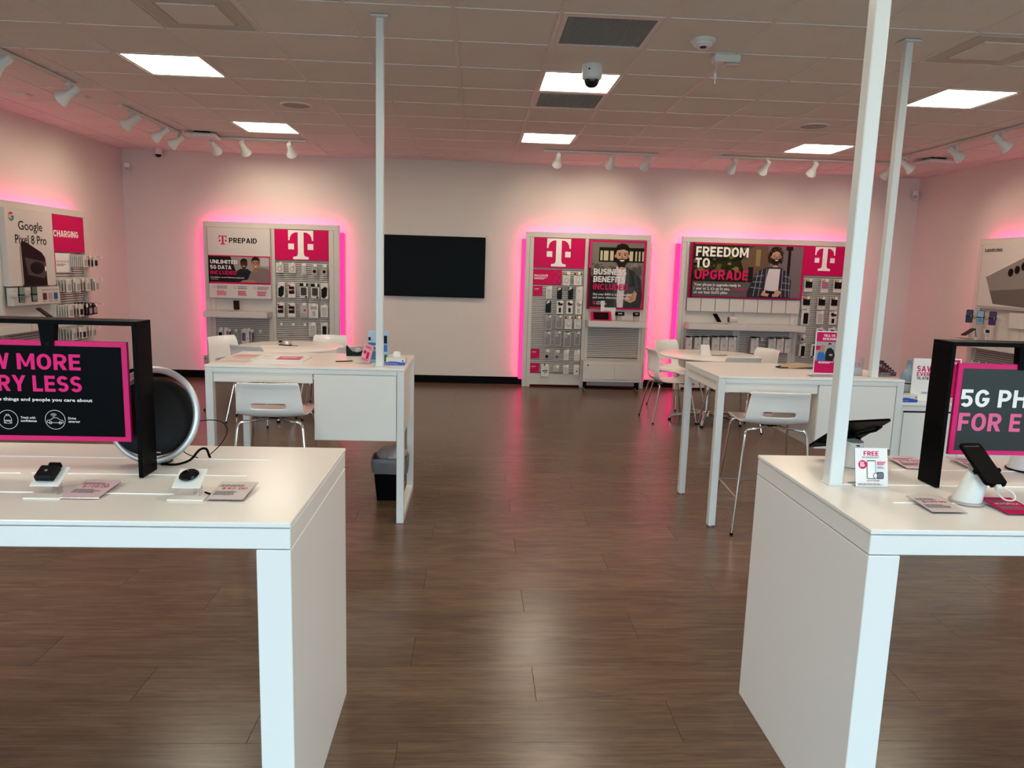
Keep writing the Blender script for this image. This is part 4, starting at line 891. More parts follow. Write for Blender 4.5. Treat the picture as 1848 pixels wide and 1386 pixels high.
for k, m_ in enumerate((M_MAR, M_CARDG, mat('blue_picture', '3c5a8c', .6))): P_.rect(.6+.125*k, .36, .69+.125*k, .76, m_); P_.fine(.6+.125*k, .82, .69+.125*k, .9, M_TXTG, 1)
part('lettering', P_.mb, b4)
def arm_phone(loc, rz, label, col, scr, group, yaw=0):
    t = thing('display_phone', label, 'phone', loc, rz, group)
    part('body', MB().prism(rrect(-.037, .037, -.077, .077, .010), -.01, 0, M_DARK).xform(Matrix.Rotation(R(yaw), 4, 'Z')), t)
    sc = Print(-.034, .034, -.073, .073, -.0105); sc.rect(0, 0, 1, 1, col); sc.rect(0, .48, 1, .56, M_DARK); sc.rect(.1, .6, .9, .9, scr); sc.mb.xform(Matrix.Rotation(R(yaw), 4, 'Z')); part('screen', sc.mb, t)
    part('clamp', MB().box(-.042, .042, -.008, .004, -.006, .006, M_BLACK).xform(Matrix.Rotation(R(yaw), 4, 'Z')), t)
    part('arm', MB().cyl((.0, .0, 0), (.0, .085, 0), .026, M_DISP, r1=.034, n=16), t, smooth=True)
SCG, SCG2 = mat('green_screen', '4c6a58', .3), mat('pale_green_screen', '7c8a84', .3)
arm_phone((-4.395, 7.33, 1.235), R(90), 'green-screened phone on an arm, nearer one on left wall', SCG2, SCG, 'phones on the left wall', -6)
arm_phone((-4.395, 7.535, 1.235), R(90), 'green-screened phone on an arm beside three small pictures', SCG, SCG2, 'phones on the left wall', -6)
shelf_phone(-4.40, 7.68, .958, R(85), 'dark plum phone on the left wall shelf', tilt=55, h=.16)
t = thing('security_strap', 'coiled black strap lying on the left wall shelf', 'strap', (-4.39, 7.85, .958)); part('loop', MB().tube([(-.07, -.03, .008), (.0, -.045, .008), (.07, -.02, .010), (.08, .02, .008), (.02, .035, .012), (-.06, .02, .008)], .008, M_BLACK, n=8, closed=True), t, smooth=True)
SM = [[(8.60, 9, 'white'), (8.86, 5, 'mixed')], [(8.25, 6, 'white'), (8.42, 8, 'white'), (8.66, 5, 'white'), (8.84, 7, 'white')], [(8.25, 7, 'white'), (8.47, 6, 'mixed'), (8.68, 5, 'dark'), (8.83, 3, 'dark')], [(8.3, 6, 'white'), (8.5, 6, 'mixed'), (8.72, 6, 'white')]]
ZR = [(1.50, 1.635), (1.23, 1.375), (.955, 1.09), (.70, .83)]
for r_, row in enumerate(SM):
    for c_, (yy, n, kd) in enumerate(row):
        z0, z1 = ZR[r_]; hook(d4, yy-Y4, z1-.01, y1=-.37)
        lb = '%s package, %%s from the wall, hook %s from left, %s row below CHARGING' % ({'white': 'white', 'mixed': 'white and black', 'dark': 'black'}[kd], ORD[c_], ORD[r_])
        proto = None
        for q in range(n):
            xx = XL+.15+.026*q*(.19/(.026*n))*1.0
            if proto is None:
                t = thing('hanging_package', lb % ORD[q], 'package', (xx, yy, z0), R(90), 'packages hanging under CHARGING, %s row hook %s' % (ORD[r_], ORD[c_]))
                mm = M_DARK if kd == 'dark' else M_CARDW; h_ = z1-z0
                part('card', MB().rbox(-.048, .048, -.012, 0, 0, h_, mm, .003), t); part('window', MB().box(-.03, .03, -.0135, -.012, h_*.12, h_*.6, M_DARK if kd == 'mixed' else M_CARDG), t); part('hang_tab', MB().box(-.014, .014, -.014, -.012, h_*.82, h_*.98, M_PAPER), t); proto = t
            else:
                c = copy_tree(proto); c.location = (xx, yy, z0); c['label'] = lb % ORD[q]
# ---- display 5, right wall
Y5 = 8.64; d5 = display('white display with the Samsung panel on the right wall', (XR, Y5, 0), R(-90), 2.43, [(0, .06), (.062, .10), (1.66, 1.70), (2.37, 2.43)])
slats(d5, .13, 1.62, .2, .83); part('filler', MB().box(.10, .13, -.168, -.13, .19, 1.32, M_FIX).box(.13, 1.66, -.15, -.13, .84, 1.32, M_FIX).box(1.70, 2.37, -.15, -.13, .19, 2.06, M_FIX).box(.40, .404, -.151, -.15, .96, 1.12, M_CARDG).box(.8, .804, -.151, -.15, .96, 1.12, M_CARDG), d5)
part('shelf', MB().rbox(.09, .90, -.46, FD+.02, .878, .958, M_DISP, .003), d5); part('shelf', MB().rbox(.905, 1.70, -.46, FD+.02, .878, .958, M_DISP, .003), d5)
p = part('sign_panel', MB().rbox(.135, 1.50, FD-.03, FD+.01, 1.322, 2.072, M_DISP, .004), d5, label='white panel with a huge phone picture')
P_ = Print(.135, 1.50, 1.322, 2.072, FD-.031)
P_.text('SAMSUNG', .01, .225, .125, .05, M_TXTB, .03)
P_.poly([(.06, .49), (.5, .18), (.98, .02), (.98, .98), (.19, .92)], mat('phone_grey_print', '8c8480', .4)); P_.poly([(.06, .49), (.5, .18), (.98, .02), (.98, .05), (.5, .21), (.075, .505)], M_CARDW)
P_.poly([(.19, .92), (.13, .72), (.98, .62), (.98, .98)], mat('phone_lowlight_print', '6a625e', .4))
for u, v in ((.355, .44), (.425, .40), (.495, .35), (.565, .30)): P_.ell(u, v, .03, .062, M_DARK); P_.ell(u+.004, v-.005, .014, .03, M_GLOSSB, 14)
P_.rect(0, .955, 1, .985, M_CARDG); part('print', P_.mb, p)
for a, b in ((.66, 1.05), (1.055, 1.45)): part('blank_card', MB().rbox(a, b, FD-.012, FD-.002, 1.125, 1.30, M_DISP, .002), d5)
for k, (yy, c1, c2, nm) in enumerate(((8.43, mat('blue_screen', '2c4468', .3), mat('deep_blue_screen', '20304c', .3), 'dark blue'), (8.235, mat('sky_screen', '8cb4d8', .3), mat('sky_screen2', '5c88b0', .3), 'light blue'), (8.035, mat('plum_screen', '4c3460', .3), mat('plum_screen2', '3a2450', .3), 'purple'))):
    arm_phone((5.86, yy, 1.225), R(-90), '%s screened phone on a wall arm under the Samsung panel' % nm, c1, c2, 'phones on the right wall', 32)
shelf_phone(5.86, 8.40, .958, R(-82), 'navy phone tilted on the right wall shelf', tilt=60, h=.16)
t = thing('stylus_holder', 'slim stylus standing in a tiny holder on the right shelf', 'stylus', (5.88, 8.30, .958)); part('base', MB().lathe([(0, .03), (.014, .03), (.018, 0)], M_DISP, n=14), t); part('pen', MB().cyl((0, 0, .025), (-.01, .02, .13), .004, M_DARK, n=8), t)
t = thing('watch_stand', 'smartwatch on a small white stand on the right shelf', 'watch', (5.88, 8.13, .958)); part('stem', MB().lathe([(.04, 0), (.04, .006), (.012, .012), (.012, .09), (0, .09)], M_DISP, n=18), t, smooth=True)
part('strap', MB().tube([(-.03, 0, .10), (-.02, .02, .135), (.02, .02, .135), (.03, 0, .10), (.02, -.015, .075), (-.02, -.015, .075)], .009, M_DISP, n=8, closed=True), t, smooth=True); part('dial', MB().rbox(-.025, .02, -.022, -.008, .095, .13, M_GLOSSB, .006), t)
part('cable', MB().tube([(.02, 0, .11), (.06, 0, .15), (.12, -.04, .16), (.2, -.06, .17)], .003, M_DISP, n=6), t)
for a, w_, l_ in ((8.06, .17, 'flat black tablet lying on the right shelf, farther one'), (7.76, .16, 'flat black tablet lying on the right shelf, nearer one')):
    t = thing('shelf_tablet', l_, 'tablet', (5.84, a, .958), group='tablets lying on the right shelf'); part('body', MB().rbox(-.06, .06, -w_/2, w_/2, 0, .012, M_BLACK, .004), t); part('screen', MB().box(-.054, .054, -w_/2+.008, w_/2-.008, .012, .0125, M_GLOSSB), t)
t = thing('price_board', 'thin dark price board lying along the right shelf edge', 'card', (5.80, 8.38, .958)); part('holder', MB().rbox(-.05, .05, -.1, .1, 0, .005, M_CARDG, .001), t); part('print', MB().box(-.045, .045, -.095, .095, .005, .0055, M_DARK), t)
for k in range(6):
    yy = 8.36-.12*k; hook(d5, Y5-yy, .70, y1=-.3)
    package('darkside', .09, .17, (XR-.27, yy, .525), R(-90), 'dark boxed case, %s hook from the far end under the right wall shelf' % ORD[k], 'cases under the right wall shelf')

# =================================================================== NEAR TABLES
T = .957
def near_table(x0, x1, label, grooves):
    t = thing('display_table', label, 'table', (x0, 1.80, 0), group='white display tables')
    w = x1-x0; d = .79
    part('top', MB().rbox(0, w, 0, d, T-.014, T, M_WHITE, .0025), t)
    part('apron', MB().rbox(.002, w-.002, .002, d-.002, .886, T-.0165, M_WHITE, .002), t)
    part('panel_leg', MB().rbox(.002, .089, .002, d-.002, 0, .8835, M_WHITE, .002), t); part('panel_leg', MB().rbox(w-.089, w-.002, .002, d-.002, 0, .8835, M_WHITE, .002), t)
    for a, b, y in grooves: part('track_strip', MB().rbox(a-x0, b-x0, y-1.80-.0034, y-1.80+.0034, T-.001, T+.0024, mat('edge_glint_white', 'fbfaf6', .25), .001), t)  # groove edges catching light, drawn as raised near-white strips
    return t
near_table(-2.46, -.4575, 'white display table with the black KNOW MORE sign frame', [(-2.25, -.72, 2.025), (-2.25, -1.364, 2.212), (-1.335, -.693, 2.215), (-2.25, -.66, 2.405)])
near_table(1.056, 3.06, 'white display table with the 5G PHONES sign and a tall post', [(1.25, 2.85, 2.035), (1.19, 2.85, 2.218), (1.46, 2.85, 2.41)])

def sign_frame(xa, xb, y0, label, board, lines, brackets, dark):
    """black inverted-U frame with a hanging board. board=(x0,x1,z0,z1)"""
    t = thing('sign_frame', label, 'sign', (xa, y0, T+.0025), group='black table sign frames')
    w = xb-xa; d = .098; hz = 1.425-T; e = .013
    part('post', MB().rbox(0, e, 0, d, 0, hz-e, M_BLACK, .001), t); part('post', MB().rbox(w-e, w, 0, d, 0, hz-e, M_BLACK, .001), t)
    part('beam', MB().rbox(0, w, 0, d, hz-e, hz, M_BLACK, .001), t)
    x0, x1, z0, z1 = board; x0 -= xa; x1 -= xa; z0 -= T; z1 -= T; yb = .03
    b = part('sign_board', MB().rbox(x0, x1, yb, yb+.012, z0, z1, M_MAGB, .001), t, label='dark sign board with a magenta border')
    P_ = Print(x0, x1, z0, z1, yb-.0005); bw = .0165
    P_.rect(bw/(x1-x0), bw*.95/(z1-z0), 1-bw/(x1-x0), 1-bw*.9/(z1-z0), dark); y = P_.y-.0008
    for s, a, bb, zb, h, m_, bo in lines: put_text(P_.mb, s, a-xa, bb-xa, zb-T, h, y, m_, bo)
    part('print', P_.mb, b)
    for q in brackets:
        q -= xa; part('bracket', MB().prism([(q-.0225, hz-e), (q+.0225, hz-e), (q+.0165, z1-.018), (q-.0165, z1-.018)], yb-.006, yb+.02, M_BLACK).cyl((q, yb-.008, z1-.010), (q, yb-.004, z1-.010), .004, M_BLACKM, n=10), t)
    return t, b, y
DKBOARD = mat('charcoal_board', '07070a', .4, spec=.04); DKBOARD_LIT = mat('charcoal_board_lit', '2c2f2e', .3, spec=.25)  # second board colour is lightened to imitate daylight reflecting off it
HOTP = mat('hot_pink_lettering', 'e02876', .5, spec=.2)
kx = .182/4.2
tL, bL, yL = sign_frame(-1.70, -.985, 2.17, 'black frame sign reading KNOW MORE WORRY LESS on the left table', (-1.66, -1.028, 1.060, 1.3615),
    [('MORE', -1.345, -1.163, 1.2745, .0475, HOTP, .024), ('KNOW', -1.568, -1.366, 1.2745, .0475, HOTP, .024), ('LESS', -1.304, -1.163, 1.209, .048, HOTP, .024), ('WORRY', -1.553, -1.323, 1.209, .048, HOTP, .024),
     ('things and people you care about', -1.392, -1.135, 1.180, .0098, M_TXTW, .018), ('Track the', -1.47, -1.397, 1.180, .0098, M_TXTW, .018),
     ('Track with', -1.346, -1.303, 1.1262, .0068, M_TXTW, .014), ('confidence', -1.346, -1.300, 1.1165, .0068, M_TXTW, .014), ('Drive', -1.208, -1.1855, 1.1262, .0068, M_TXTW, .014), ('smarter', -1.208, -1.174, 1.1165, .0068, M_TXTW, .014)], [-1.2525, -1.47], DKBOARD)
ic = MB(); ox, oz = 1.70, -T
def ring2(cx, cz, r, w=.0011, n=32, a0=0, a1=360):
    k = n; o = [(cx+r*math.cos(R(a0+(a1-a0)*i/k)), cz+r*math.sin(R(a0+(a1-a0)*i/k))) for i in range(k+1)]; q = [(cx+(r-w)*math.cos(R(a0+(a1-a0)*i/k)), cz+(r-w)*math.sin(R(a0+(a1-a0)*i/k))) for i in range(k+1)]
    for i in range(k): ic.poly([(p[0]+ox, p[1]+oz) for p in (o[i], o[i+1], q[i+1], q[i])], yL-.0003, M_TXTW)
def seg(pts, w=.0011):
    for (a, b), (c, d) in zip(pts[:-1], pts[1:]):
        v = Vector((c-a, d-b)); 
        if v.length < 1e-6: continue
        n = Vector((-v.y, v.x)).normalized()*w/2; ic.poly([(p[0]+ox, p[1]+oz) for p in ((a+n.x, b+n.y), (c+n.x, d+n.y), (c-n.x, d-n.y), (a-n.x, b-n.y))], yL-.0003, M_TXTW)
cx, cz = -1.382, 1.1225; ring2(cx, cz, .029); seg([(cx-.0115, cz-.011), (cx-.0115, cz+.004), (cx-.007, cz+.012), (cx+.005, cz+.012), (cx+.0095, cz+.004), (cx+.0095, cz-.011), (cx-.0115, cz-.011)]); seg([(cx-.0115, cz-.002), (cx+.0095, cz-.002)]); seg([(cx-.006, cz+.012), (cx-.005, cz+.016), (cx+.003, cz+.016), (cx+.004, cz+.012)]); seg([(cx-.008, cz-.011), (cx-.008, cz-.005), (cx+.006, cz-.005), (cx+.006, cz-.011)])
part('backpack_icon', ic, bL); ic = MB()
cx = -1.246; cz = 1.1245; ring2(cx, cz, .0295); seg([(cx-.024, cz-.009), (cx-.024, cz-.003), (cx-.012, cz+.0), (cx-.006, cz+.006), (cx+.006, cz+.006), (cx+.013, cz+.0), (cx+.022, cz-.002), (cx+.023, cz-.009), (cx-.024, cz-.009)]); ring2(cx-.014, cz-.009, .0045, n=14); ring2(cx+.014, cz-.009, .0045, n=14)
for r_ in (.004, .008, .012): ring2(cx-.004, cz+.007, r_, n=10, a0=40, a1=140)
part('car_icon', ic, bL)
sign_frame(1.478, 2.20, 2.186, 'black frame sign reading 5G PHONES on the right table', (1.526, 2.155, 1.060, 1.3555),
    [('5G', 1.545, 1.639, 1.2165, .0565, M_TXTW, .022), ('PHONES', 1.668, 1.968, 1.2165, .0565, M_TXTW, .022), ('FOR', 1.5455, 1.688, 1.1385, .0585, mat('rose_lettering', 'e0588a', .5), .022), ('EVERYONE', 1.716, 2.10, 1.1385, .0585, mat('rose_lettering', 'e0588a', .5), .022)], [1.7365, 1.945], DKBOARD_LIT)

# speaker with a silver ring, behind the left sign
t = thing('round_speaker', 'black round speaker inside a silver ring on the left table', 'speaker', (-1.028, 2.355, T+.0025), R(-6))
rr = .143; ringm = MB().tube([(rr*math.cos(R(a)), .03*math.sin(R(a)), .1545+rr*math.sin(R(a))) for a in range(0, 360, 6)], .0108, M_SILVER, n=12, closed=True)
part('ring', ringm, t, smooth=True)
qx = Matrix.Translation((0, .005, .147)) @ Matrix.Rotation(R(42), 4, 'Y') @ Matrix.Rotation(R(90-33), 4, 'X')
part('disc', MB().lathe([(0, .026), (.06, .024), (.11, .015), (.128, .0), (.11, -.014), (0, -.02)], M_BLACKM, n=48).xform(qx), t, smooth=True)
part('badge', MB().rbox(.03, .045, -.047, -.045, .042, .046, M_CARDG, .0005), t)
part('foot', MB().rbox(-.05, .05, -.018, .022, 0, .005, M_BLACK, .002), t)
t = thing('speaker_cable', 'black cable looping from the round speaker across the left table', 'cable', (-.885, 2.41, T))
part('thick_wire', MB().tube(smooth_path([(-.11, -.09, .005), (-.06, -.095, .006), (-.03, -.06, .012), (-.015, -.02, .035), (.0, .0, .034), (.006, .008, .008), (.008, .012, .003)]), .004, M_BLACK, n=8), t, smooth=True)
part('thin_wire', MB().tube(smooth_path([(.006, .006, .01), (.04, .02, .045), (.06, .03, .085), (.05, .03, .115), (.02, .02, .128), (-.02, .0, .127), (-.05, -.02, .11), (-.07, -.03, .07), (-.06, -.03, .03), (-.02, -.02, .008)]), .0016, M_BLACK, n=6), t, smooth=True)

def tracker_stand(x, label):
    t = thing('tracker_stand', label, 'stand', (x, 1.962, T), group='white tracker stands')
    part('base', MB().rbox(0, .098, 0, .125, 0, .005, M_WHITE2, .001), t)
    part('leg', MB().box(.055, .058, .045, .07, .005, .038, M_CLEAR), t); part('leg', MB().box(.075, .078, .03, .055, .005, .03, M_CLEAR), t)
    part('plate', MB().rbox(0, .077, 0, .075, 0, .004, M_WHITE2, .0008).xform(Matrix.Translation((.003, .03, .027)) @ Matrix.Rotation(R(29), 4, 'X')), t)
tracker_stand(-1.213, 'white acrylic stand holding the square black tracker'); tracker_stand(-.832, 'white acrylic stand holding the oval black tracker')
t = thing('car_tracker', 'square black car tracker on the left table stand', 'tracker', (-1.210, 1.992, T+.027)); q = Matrix.Rotation(R(29), 4, 'X')
part('body', MB().rbox(.010, .062, .012, .062, .0045, .026, M_BLACKM, .005).xform(q), t); part('plug', MB().rbox(.026, .060, .062, .075, .006, .024, M_BLACK, .004).xform(q), t); part('logo', MB().rbox(.032, .039, .034, .041, .026, .0263, M_TXTG, .0001).xform(q), t)
t = thing('key_tracker', 'oval black tracker tilted on the left table stand', 'tracker', (-.829, 1.992, T+.027)); q = Matrix.Rotation(R(29), 4, 'X') @ Matrix.Translation((.036, .042, .011)) @ Matrix.Rotation(R(28), 4, 'Z')
part('body', MB().lathe([(0, .009), (.014, .0085), (.022, .006), (.026, .0), (.022, -.006), (0, -.0065)], M_GLOSSB, n=24).xform(q @ Matrix.Diagonal((1.05, .82, 1, 1))), t, smooth=True)
part('loop', MB().tube([(.010+.010*math.cos(R(a)), .004*math.sin(R(a)), .0) for a in range(0, 360, 30)], .0018, M_BLACK, n=8, closed=True).xform(Matrix.Translation((.084, .014, -.014)) @ Matrix.Rotation(R(20), 4, 'Z') @ Matrix.Rotation(R(25), 4, 'Y')), t, smooth=True)
def price_card(x, y, rz, label, face_m, title=None, tm=M_TXTP, w=.105, d=.142, tilt=4, flip=False):
    t = thing('price_card', label, 'price card', (x, y, T), rz, group='acrylic price cards')
    q = Matrix.Rotation(R(tilt), 4, 'X')
    part('holder', MB().rbox(0, w, 0, d, .0005, .005, M_CLEAR, .001).xform(q), t)
    part('insert', MB().box(.003, w-.003, .003, d-.003, .0051, .0056, face_m).xform(q), t)
    pr = MB(); tmp = Print(.008, w-.008, 0, d, 0)
    if title: tmp.text(title, .12, .92, .46, .11, tm, .008)
    tmp.fine(.02, .2, .9, .34, M_TXTG, 2); tmp.fine(.02, .56, .85, .78, M_TXTG, 3)
    m = q @ Matrix(((1, 0, 0, 0), (0, 0, 1, 0), (0, -1, 0, .0058), (0, 0, 0, 1)))
    tmp.mb.xform(m); part('print', tmp.mb, t)
    return t
INSP = mat('pale_pink_insert', 'd8bcc4', .5); INSG = mat('pale_mauve_insert', 'cbbfbe', .5)
price_card(-1.117, 1.966, 0, 'pink price card beside the square car tracker', INSP, '$108.00'); price_card(-.731, 1.965, 0, 'pale price card beside the oval tracker', INSG, '$42.00')
price_card(1.306, 1.935, 0, 'pale price card at the front of the right table', INSG, '$199.99', w=.107, d=.13); price_card(1.522, 1.926, 0, 'magenta card at the front of the right table', M_MAG, 'MOTOROLA', M_TXTW, w=.107, d=.132)
price_card(1.515, 2.405, 0, 'pink price card behind the tall post on the right table', INSP, '$19.99', w=.107, d=.145); price_card(1.752, 2.41, 0, 'pink price card behind the display phone on the right table', INSP, '$49.99', w=.107, d=.145)

# posts
def post(x, y, z0, label):
    t = thing('white_post', label, 'post', (x, y, z0), group='white posts to the ceiling')
    part('column', MB().rbox(0, .045, 0, .047, 0, H-z0, M_POST, .003), t); part('ceiling_plate', MB().rbox(-.03, .075, -.03, .077, H-z0-.012, H-z0-.001, M_POST, .002), t); part('base_collar', MB().rbox(-.004, .049, -.004, .051, 0, .006, M_POST, .002), t)
post(1.137, 2.201, T, 'thick-looking white post standing on the right display table'); 
TD = .988
post(-.617, 4.556, TD, 'slim white post standing on the left desk'); post(2.563, 4.556, TD, 'slim white post standing on the right desk')

# FREE sign
t = thing('acrylic_sign', 'white FREE sign in a clear stand beside the tall post', 'sign', (1.218, 2.192, T)); q = Matrix.Rotation(R(-13), 4, 'X')
part('holder', MB().rbox(0, .108, 0, .003, 0, .125, M_CLEAR, .0005).xform(q), t); part('foot', MB().rbox(0, .108, 0, .055, 0, .002, M_CLEAR, .0005), t)
part('sheet', MB().box(.001, .107, -.0012, -.0004, .002, .124, M_PAPER).xform(q), t)
P_ = Print(.001, .107, .002, .124, -.0014)
P_.text('FREE', .26, .72, .20, .12, M_TXTP, .02); P_.fine(.2, .225, .85, .27, M_TXTG, 2); P_.ell(.22, .43, .13, .115, M_TXTP); P_.fine(.14, .36, .3, .5, M_TXTW, 4)
P_.poly(rrect(.35, .62, .32, .80, .03), M_TXTB); P_.poly(rrect(.365, .605, .34, .785, .02), M_PAPER); P_.fine(.66, .35, .96, .45, M_TXTP, 3); P_.fine(.66, .48, .9, .54, M_TXTG, 2)
P_.poly(rrect(.64, .86, .62, .80, .05), M_TXTB); P_.poly(rrect(.66, .84, .635, .785, .04), mat('tracker_picture', '6c6c7c', .4)); P_.ell(.6, .72, .06, .08, M_TXTB, 16); P_.ell(.6, .72, .048, .066, M_PAPER, 16)
P_.text('SYNC UP', .33, .5, .865, .035, M_TXTP, .016); P_.text('TRACKER', .51, .72, .865, .035, M_TXTB, .012); P_.fine(.05, .92, .97, .975, M_TXTG, 2); part('print', P_.mb.xform(q), t)

def basis(o, origin, xa, ya, za):
    m = Matrix((xa, ya, za)).transposed().to_4x4(); m.translation = origin; o.matrix_world = m
def lean_column(a, b, r0, r1, n=28):
    mb = MB(); a, b = Vector(a), Vector(b); vs = []; fs = []
    for k in range(9):
        q = k/8; c = a.lerp(b, q); r = r0+(r1-r0)*q
        for j in range(n): w = 2*math.pi*j/n; vs.append((c.x+r*math.cos(w), c.y+r*math.sin(w), c.z+(q**3)*.35*r*math.sin(w)))
    for k in range(8):
        for j in range(n): fs.append((k*n+j, k*n+(j+1) % n, (k+1)*n+(j+1) % n, (k+1)*n+j))
    fs.append(tuple(8*n+j for j in range(n))); mb.add(vs, fs, M_POST); return mb
# phone on leaning stand
t = thing('security_stand', 'white leaning stand with a charging cable under the black phone', 'stand', (1.482, 2.045, T+.0025))
part('column', lean_column((0, 0, 0), (.043, .02, .088), .040, .030), t, smooth=True)
part('foot_ring', MB().lathe([(.0, .0), (.047, .0), (.046, .006), (.0, .006)], M_CARDG, n=28), t); part('port', MB().box(.020, .026, -.018, -.014, .083, .089, M_BLACK), t)
part('cable', MB().tube(smooth_path([(.060, -.02, .070), (.058, -.045, .045), (.066, -.07, .030), (.082, -.085, .034), (.080, -.082, .052), (.060, -.064, .066)]), .0024, M_POST, n=8), t, smooth=True)
o = solo('display_phone', MB().prism(rrect(-.036, .036, -.077, .077, .010), 0, .008, M_BLACK), 'black phone tilted on the white stand, right display table', 'phone')
part('screen', MB().prism(rrect(-.0335, .0335, -.0745, .0745, .008), -.0006, 0, M_GLOSSB), o)
pr = MB(); put_text(pr, 'WIDEST VIEWING CAMERA', -.026, .024, .062, .003, -.0009, M_TXTG, .0); part('print', pr, o)
for z in (-.025,): part('clamp', MB().rbox(-.043, -.034, -.003, .012, z-.006, z+.006, M_BLACK, .002).rbox(.034, .043, -.003, .012, z-.006, z+.006, M_BLACK, .002).rbox(-.04, .04, .008, .014, z-.006, z+.006, M_BLACK, .001), o)
part('lower_clamp', MB().rbox(-.02, -.008, -.003, .012, -.082, -.074, M_BLACK, .002).rbox(.014, .026, -.003, .012, -.082, -.074, M_BLACK, .002), o)
part('plug', MB().rbox(-.005, .012, .0, .010, -.092, -.077, M_POST, .002), o)
wv = Vector((.99, .10, 0)).normalized(); dv = Vector((.001, .12, .09)); dv = (dv-wv*dv.dot(wv)).normalized(); nv = wv.cross(dv)
basis(o, Vector((1.525, 2.052, 1.078)), wv, -nv, dv)
# tablet on stand seen from behind
t = thing('security_stand', 'white stand behind the tall post holding a tablet', 'stand', (1.338, 2.45, T+.0025))
part('column', lean_column((0, 0, 0), (-.004, -.018, .086), .040, .029), t, smooth=True); part('collar', MB().cyl((-.0035, -.018, .080), (-.004, -.019, .092), .0275, M_POST, n=28), t, smooth=True); part('port', MB().box(-.012, -.002, -.0485, -.0455, .080, .084, M_BLACK), t)
part('label_print', MB().box(.002, .018, -.0485, -.0465, .062, .065, M_TXTG), t)
tb = solo('display_tablet', MB().prism(rrect(-.085, .085, -.125, .125, .010), 0, .008, M_BLACK), 'black tablet seen from behind, tilted on the stand behind the post', 'tablet')
part('screen', MB().prism(rrect(-.08, .08, -.12, .12, .006), -.0006, 0, M_GLOSSB), tb)
part('arm', MB().tube([(0, .014, 0), (.07, .016, .05), (.088, .006, .065)], .005, M_BLACK, n=8), tb); part('arm', MB().tube([(0, .014, 0), (.07, .016, -.05), (.088, .006, -.065)], .005, M_BLACK, n=8), tb)
part('arm', MB().tube([(0, .014, 0), (-.07, .016, .05), (-.088, .006, .065)], .005, M_BLACK, n=8), tb); part('arm', MB().tube([(0, .014, 0), (-.07, .016, -.05), (-.088, .006, -.065)], .005, M_BLACK, n=8), tb)
part('hub', MB().cyl((0, .008, 0), (0, .022, 0), .02, M_BLACK, n=18), tb)
A_ = Vector((1.195, 2.55, 1.004)); C_ = Vector((1.365, 2.575, 1.010)); B_ = Vector((1.448, 2.375, 1.148))
wv = (C_-A_).normalized(); dv = (B_-C_); dv = (dv-wv*dv.dot(wv)).normalized(); nv = wv.cross(dv)
basis(tb, (A_+B_)/2, -wv, nv, dv)
t = thing('security_stand', 'white stand base at the right edge of the right table', 'stand', (1.955, 2.43, T+.0025)); part('column', lean_column((0, 0, 0), (.0, -.02, .11), .052, .034), t, smooth=True); part('foot_ring', MB().lathe([(.0, .0), (.055, .0), (.054, .005), (.0, .005)], M_BLACK, n=28), t); part('port', MB().box(-.003, .004, -.053, -.047, .03, .036, M_BLACK).box(-.003, .004, -.053, -.047, .015, .021, M_BLACK), t)

# =================================================================== DESKS
def desk(x0, label):
    t = thing('standing_desk', label, 'desk', (x0, 4.47, 0), group='white standing desks')
    w, d, L_ = 1.205, .745, .047
    part('top', MB().rbox(0, w, 0, d, TD-.014, TD, M_WHITE, .002), t)
    part('top_rail', MB().rbox(L_, w-L_, .001, L_, .945, TD-.015, M_POST, .0015), t); part('top_rail', MB().rbox(L_, w-L_, d-L_, d-.001, .945, TD-.015, M_POST, .0015), t)
    part('side_rail', MB().rbox(.001, L_, L_, d-L_, .945, TD-.015, M_POST, .0015), t); part('side_rail', MB().rbox(w-L_, w-.001, L_, d-L_, .945, TD-.015, M_POST, .0015), t)
    for xx in (.001, w-L_+.001):
        for yy in (.001, d-L_):
            part('leg', MB().rbox(xx, xx+L_-.002, yy, yy+L_-.001, .008 if xx < .1 else 0, TD-.015, M_POST, .002), t)
            if xx < .1: part('glide', MB().cyl((xx+.022, yy+.022, 0), (xx+.022, yy+.022, .009), .013, M_SILVER, n=12), t)
    part('floor_rail', MB().rbox(w-L_+.001, w-.001, L_, d-L_, 0, L_, M_POST, .002), t)
    part('apron', MB().rbox(L_+.001, .645, .010, .028, .885, .9445, M_WHITE2, .001), t); part('side_apron', MB().rbox(.010, .028, L_, d-L_, .885, .9445, M_WHITE2, .001), t)
    part('drawer_box', MB().rbox(.652, w-L_-.002, .012, d-.05, .531, .944, M_WHITE2, .002), t)
    part('drawer_front', MB().rbox(.654, w-L_-.003, .003, .0115, .532, .942, M_WHITE2, .001), t)
    part('side_panel', MB().rbox(w-L_+.012, w-L_+.024, L_, d-L_, .531, .944, M_WHITE2, .001), t)
    return t
desk(-1.635, 'white standing desk on the left with drawer box and tissue box'); desk(1.533, 'white standing desk on the right with the TELL US sign')

